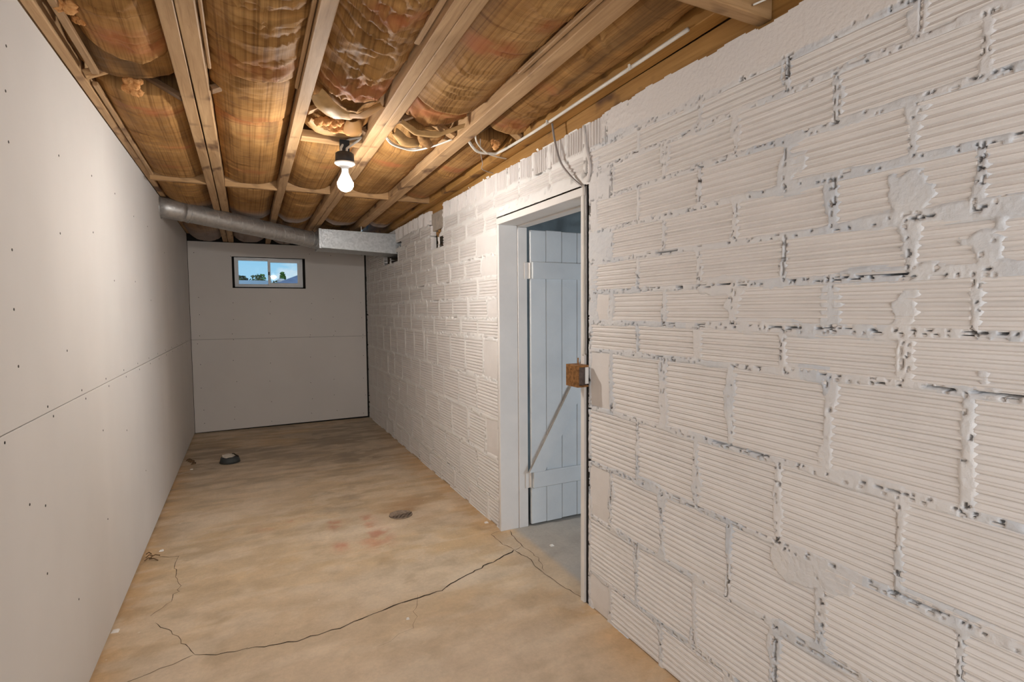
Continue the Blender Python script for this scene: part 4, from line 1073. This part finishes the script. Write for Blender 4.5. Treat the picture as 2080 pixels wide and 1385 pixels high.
MB().beam((-.150, 5.70, .066), (-.115, 5.61, .058), .007, .008).beam((-.165, 5.72, .065), (-.15, 5.70, .068), .006, .006).build('cap_crack', M['crack'], cp)
tw = MB(); rr = random.Random(12)
for k in range(5):
    a = (-.555 + rr.uniform(-.01, .03), 3.60 + rr.uniform(-.05, .05), .006 + .006 * k); bq = (a[0] + rr.uniform(.02, .06), a[1] + rr.uniform(-.05, .05), .004 + .004 * k)
    tw.tube([a, ((a[0] + bq[0]) / 2, (a[1] + bq[1]) / 2, a[2] + .006), bq], .0028, 5)
tag(tw.build('twig_cluster', M['twig']), 'small tangle of brown twigs at the foot of the left drywall', 'twigs')
lf = MB()
for k in range(4):
    x, y = -.545 + .018 * k, 5.92 - .05 * k + rr.uniform(-.02, .02)
    lf.hexa([(x - .02, y - .03, .001), (x + .02, y - .025, .002), (x + .022, y + .03, .001), (x - .015, y + .03, .001), (x - .01, y - .02, .012), (x + .014, y - .016, .016), (x + .012, y + .02, .014), (x - .008, y + .02, .010)])
tag(lf.build('dry_leaf_heap', M['twig']), 'brown dry leaf scraps by the far end of the left wall', 'leaves', kind='stuff')
for (x, y, s_, lab) in ((-.571, 2.86, .016, 'white plaster chip wedged under the near left drywall edge'), (-.49, 5.55, .014, 'white crumb beside the dry leaves at the left wall'), (-.50, 3.72, .012, 'white crumb just behind the twigs at the left wall'), (1.39, 3.22, .014, 'white paint chip at the foot of the block wall left of the door'), (1.60, 2.72, .013, 'white paint chip in the doorway on the grey concrete'), (.62, 2.36, .008, 'tiny white chip on the concrete below the long crack')):
    mb = MB(); mb.hexa([(x - s_, y - s_ * .7, .0005), (x + s_ * .9, y - s_, .0005), (x + s_, y + s_ * .8, .0005), (x - s_ * .8, y + s_, .0005), (x - s_ * .6, y - s_ * .4, .006), (x + s_ * .5, y - s_ * .5, .005), (x + s_ * .6, y + s_ * .5, .007), (x - s_ * .5, y + s_ * .6, .006)])
    tag(mb.build('plaster_chip', M['chip']), lab, 'chip')

# ------------------------------------------------------------------ outdoors seen through the little window
tag(MB().box(-30, 40, YB + .5, 90, 1.2, 1.5).build('ground', M['ground']), kind='structure')
hs = empty('neighbour_house', (3.0, 32, 1.5)); tag(hs, 'neighbouring house with a grey shingle roof seen in the right window pane', 'house')
MB().box(1.5, 9, 30.5, 38, 1.5, 2.75).build('house_wall', M['siding_tan'], hs)
rf = MB(); rf.v = [(1.1, 30, 2.72), (9.4, 30, 2.72), (9.4, 38.5, 2.72), (1.1, 38.5, 2.72), (4.2, 34, 4.1), (6.5, 34, 4.1)]; rf.f = [(0, 1, 5, 4), (1, 2, 5), (2, 3, 4, 5), (3, 0, 4), (3, 2, 1, 0)]; rf.build('roof', M['roof_grey'], hs)
MB().lathe((1.72, 31.2, 3.06), [(.2, -.1), (.2, .02), (.12, .07), (.001, .08)], 14).build('roof_vent', M['chip'], hs)
sh = empty('carport', (.3, 21, 1.5)); tag(sh, 'low building with a pale flat roof seen in the left window pane', 'building')
MB().box(-2.2, .78, 20, 24, 1.5, 2.28).build('carport_wall', M['siding_tan'], sh)
MB().box(-2.4, .80, 19.8, 24.2, 2.28, 2.44).build('flat_roof', M['roof_pale'], sh)
bh = empty('blue_house', (-1.2, 44, 1.5)); tag(bh, 'distant dark blue house at the left edge of the left window pane', 'house')
MB().box(-3.5, -.1, 42, 48, 1.5, 3.7).build('house_wall', M['siding_blue'], bh)
rf = MB(); rf.v = [(-3.8, 41.7, 3.7), (.2, 41.7, 3.7), (.2, 48.3, 3.7), (-3.8, 48.3, 3.7), (-1.8, 41.7, 4.5), (-1.8, 48.3, 4.5)]; rf.f = [(0, 1, 4), (1, 2, 5, 4), (2, 3, 5), (3, 0, 4, 5), (3, 2, 1, 0)]; rf.build('roof', M['roof_grey'], bh)
def tree(x, y, z0, w, h, mat, label, seed):
    t = empty('tree', (x, y, 1.5)); tag(t, label, 'tree', 'trees beyond the window')
    MB().tube([(x, y, 1.5), (x + .05, y, z0 + h * .4)], [.12, .07], 7).build('trunk', M['bark'], t)
    bm = bmesh.new(); rr = random.Random(seed)
    for k in range(260):
        a = rr.uniform(0, 2 * math.pi); q = rr.random() ** .5; zz = rr.random()
        p = Vector((x + math.cos(a) * q * w * (1 - .5 * zz), y + math.sin(a) * q * w * (1 - .5 * zz), z0 + zz * h)); s_ = rr.uniform(.05, .12)
        n_ = Vector((rr.uniform(-1, 1), rr.uniform(-1, 1), rr.uniform(-1, 1))).normalized(); u2 = n_.orthogonal().normalized(); w2 = n_.cross(u2)
        vs = [bm.verts.new(p + u2 * s_), bm.verts.new(p + w2 * s_ * .6), bm.verts.new(p - u2 * s_), bm.verts.new(p - w2 * s_ * .6)]; bm.faces.new(vs)
    me = bpy.data.meshes.new('foliage'); bm.to_mesh(me); bm.free(); o = link('foliage', me, M[mat], t); o['kind'] = 'stuff'
tree(.95, 41, 2.6, .5, 1.35, 'leaf', 'bright green bush right behind the window mullion', 1)
tree(.75, 38.2, 2.4, .8, 1.3, 'leaf_dark', 'olive tree row behind the pale roof', 2)
tree(-.2, 35, 2.3, .6, 1.15, 'leaf_dark', 'dark olive tree beside the blue house', 3)
tree(2.05, 42, 2.6, .75, .95, 'leaf_dark', 'tan green tree behind the grey roof', 4)
tree(2.3, 40, 3.1, .28, .95, 'leaf', 'slim green treetop rising over the grey roof', 5)
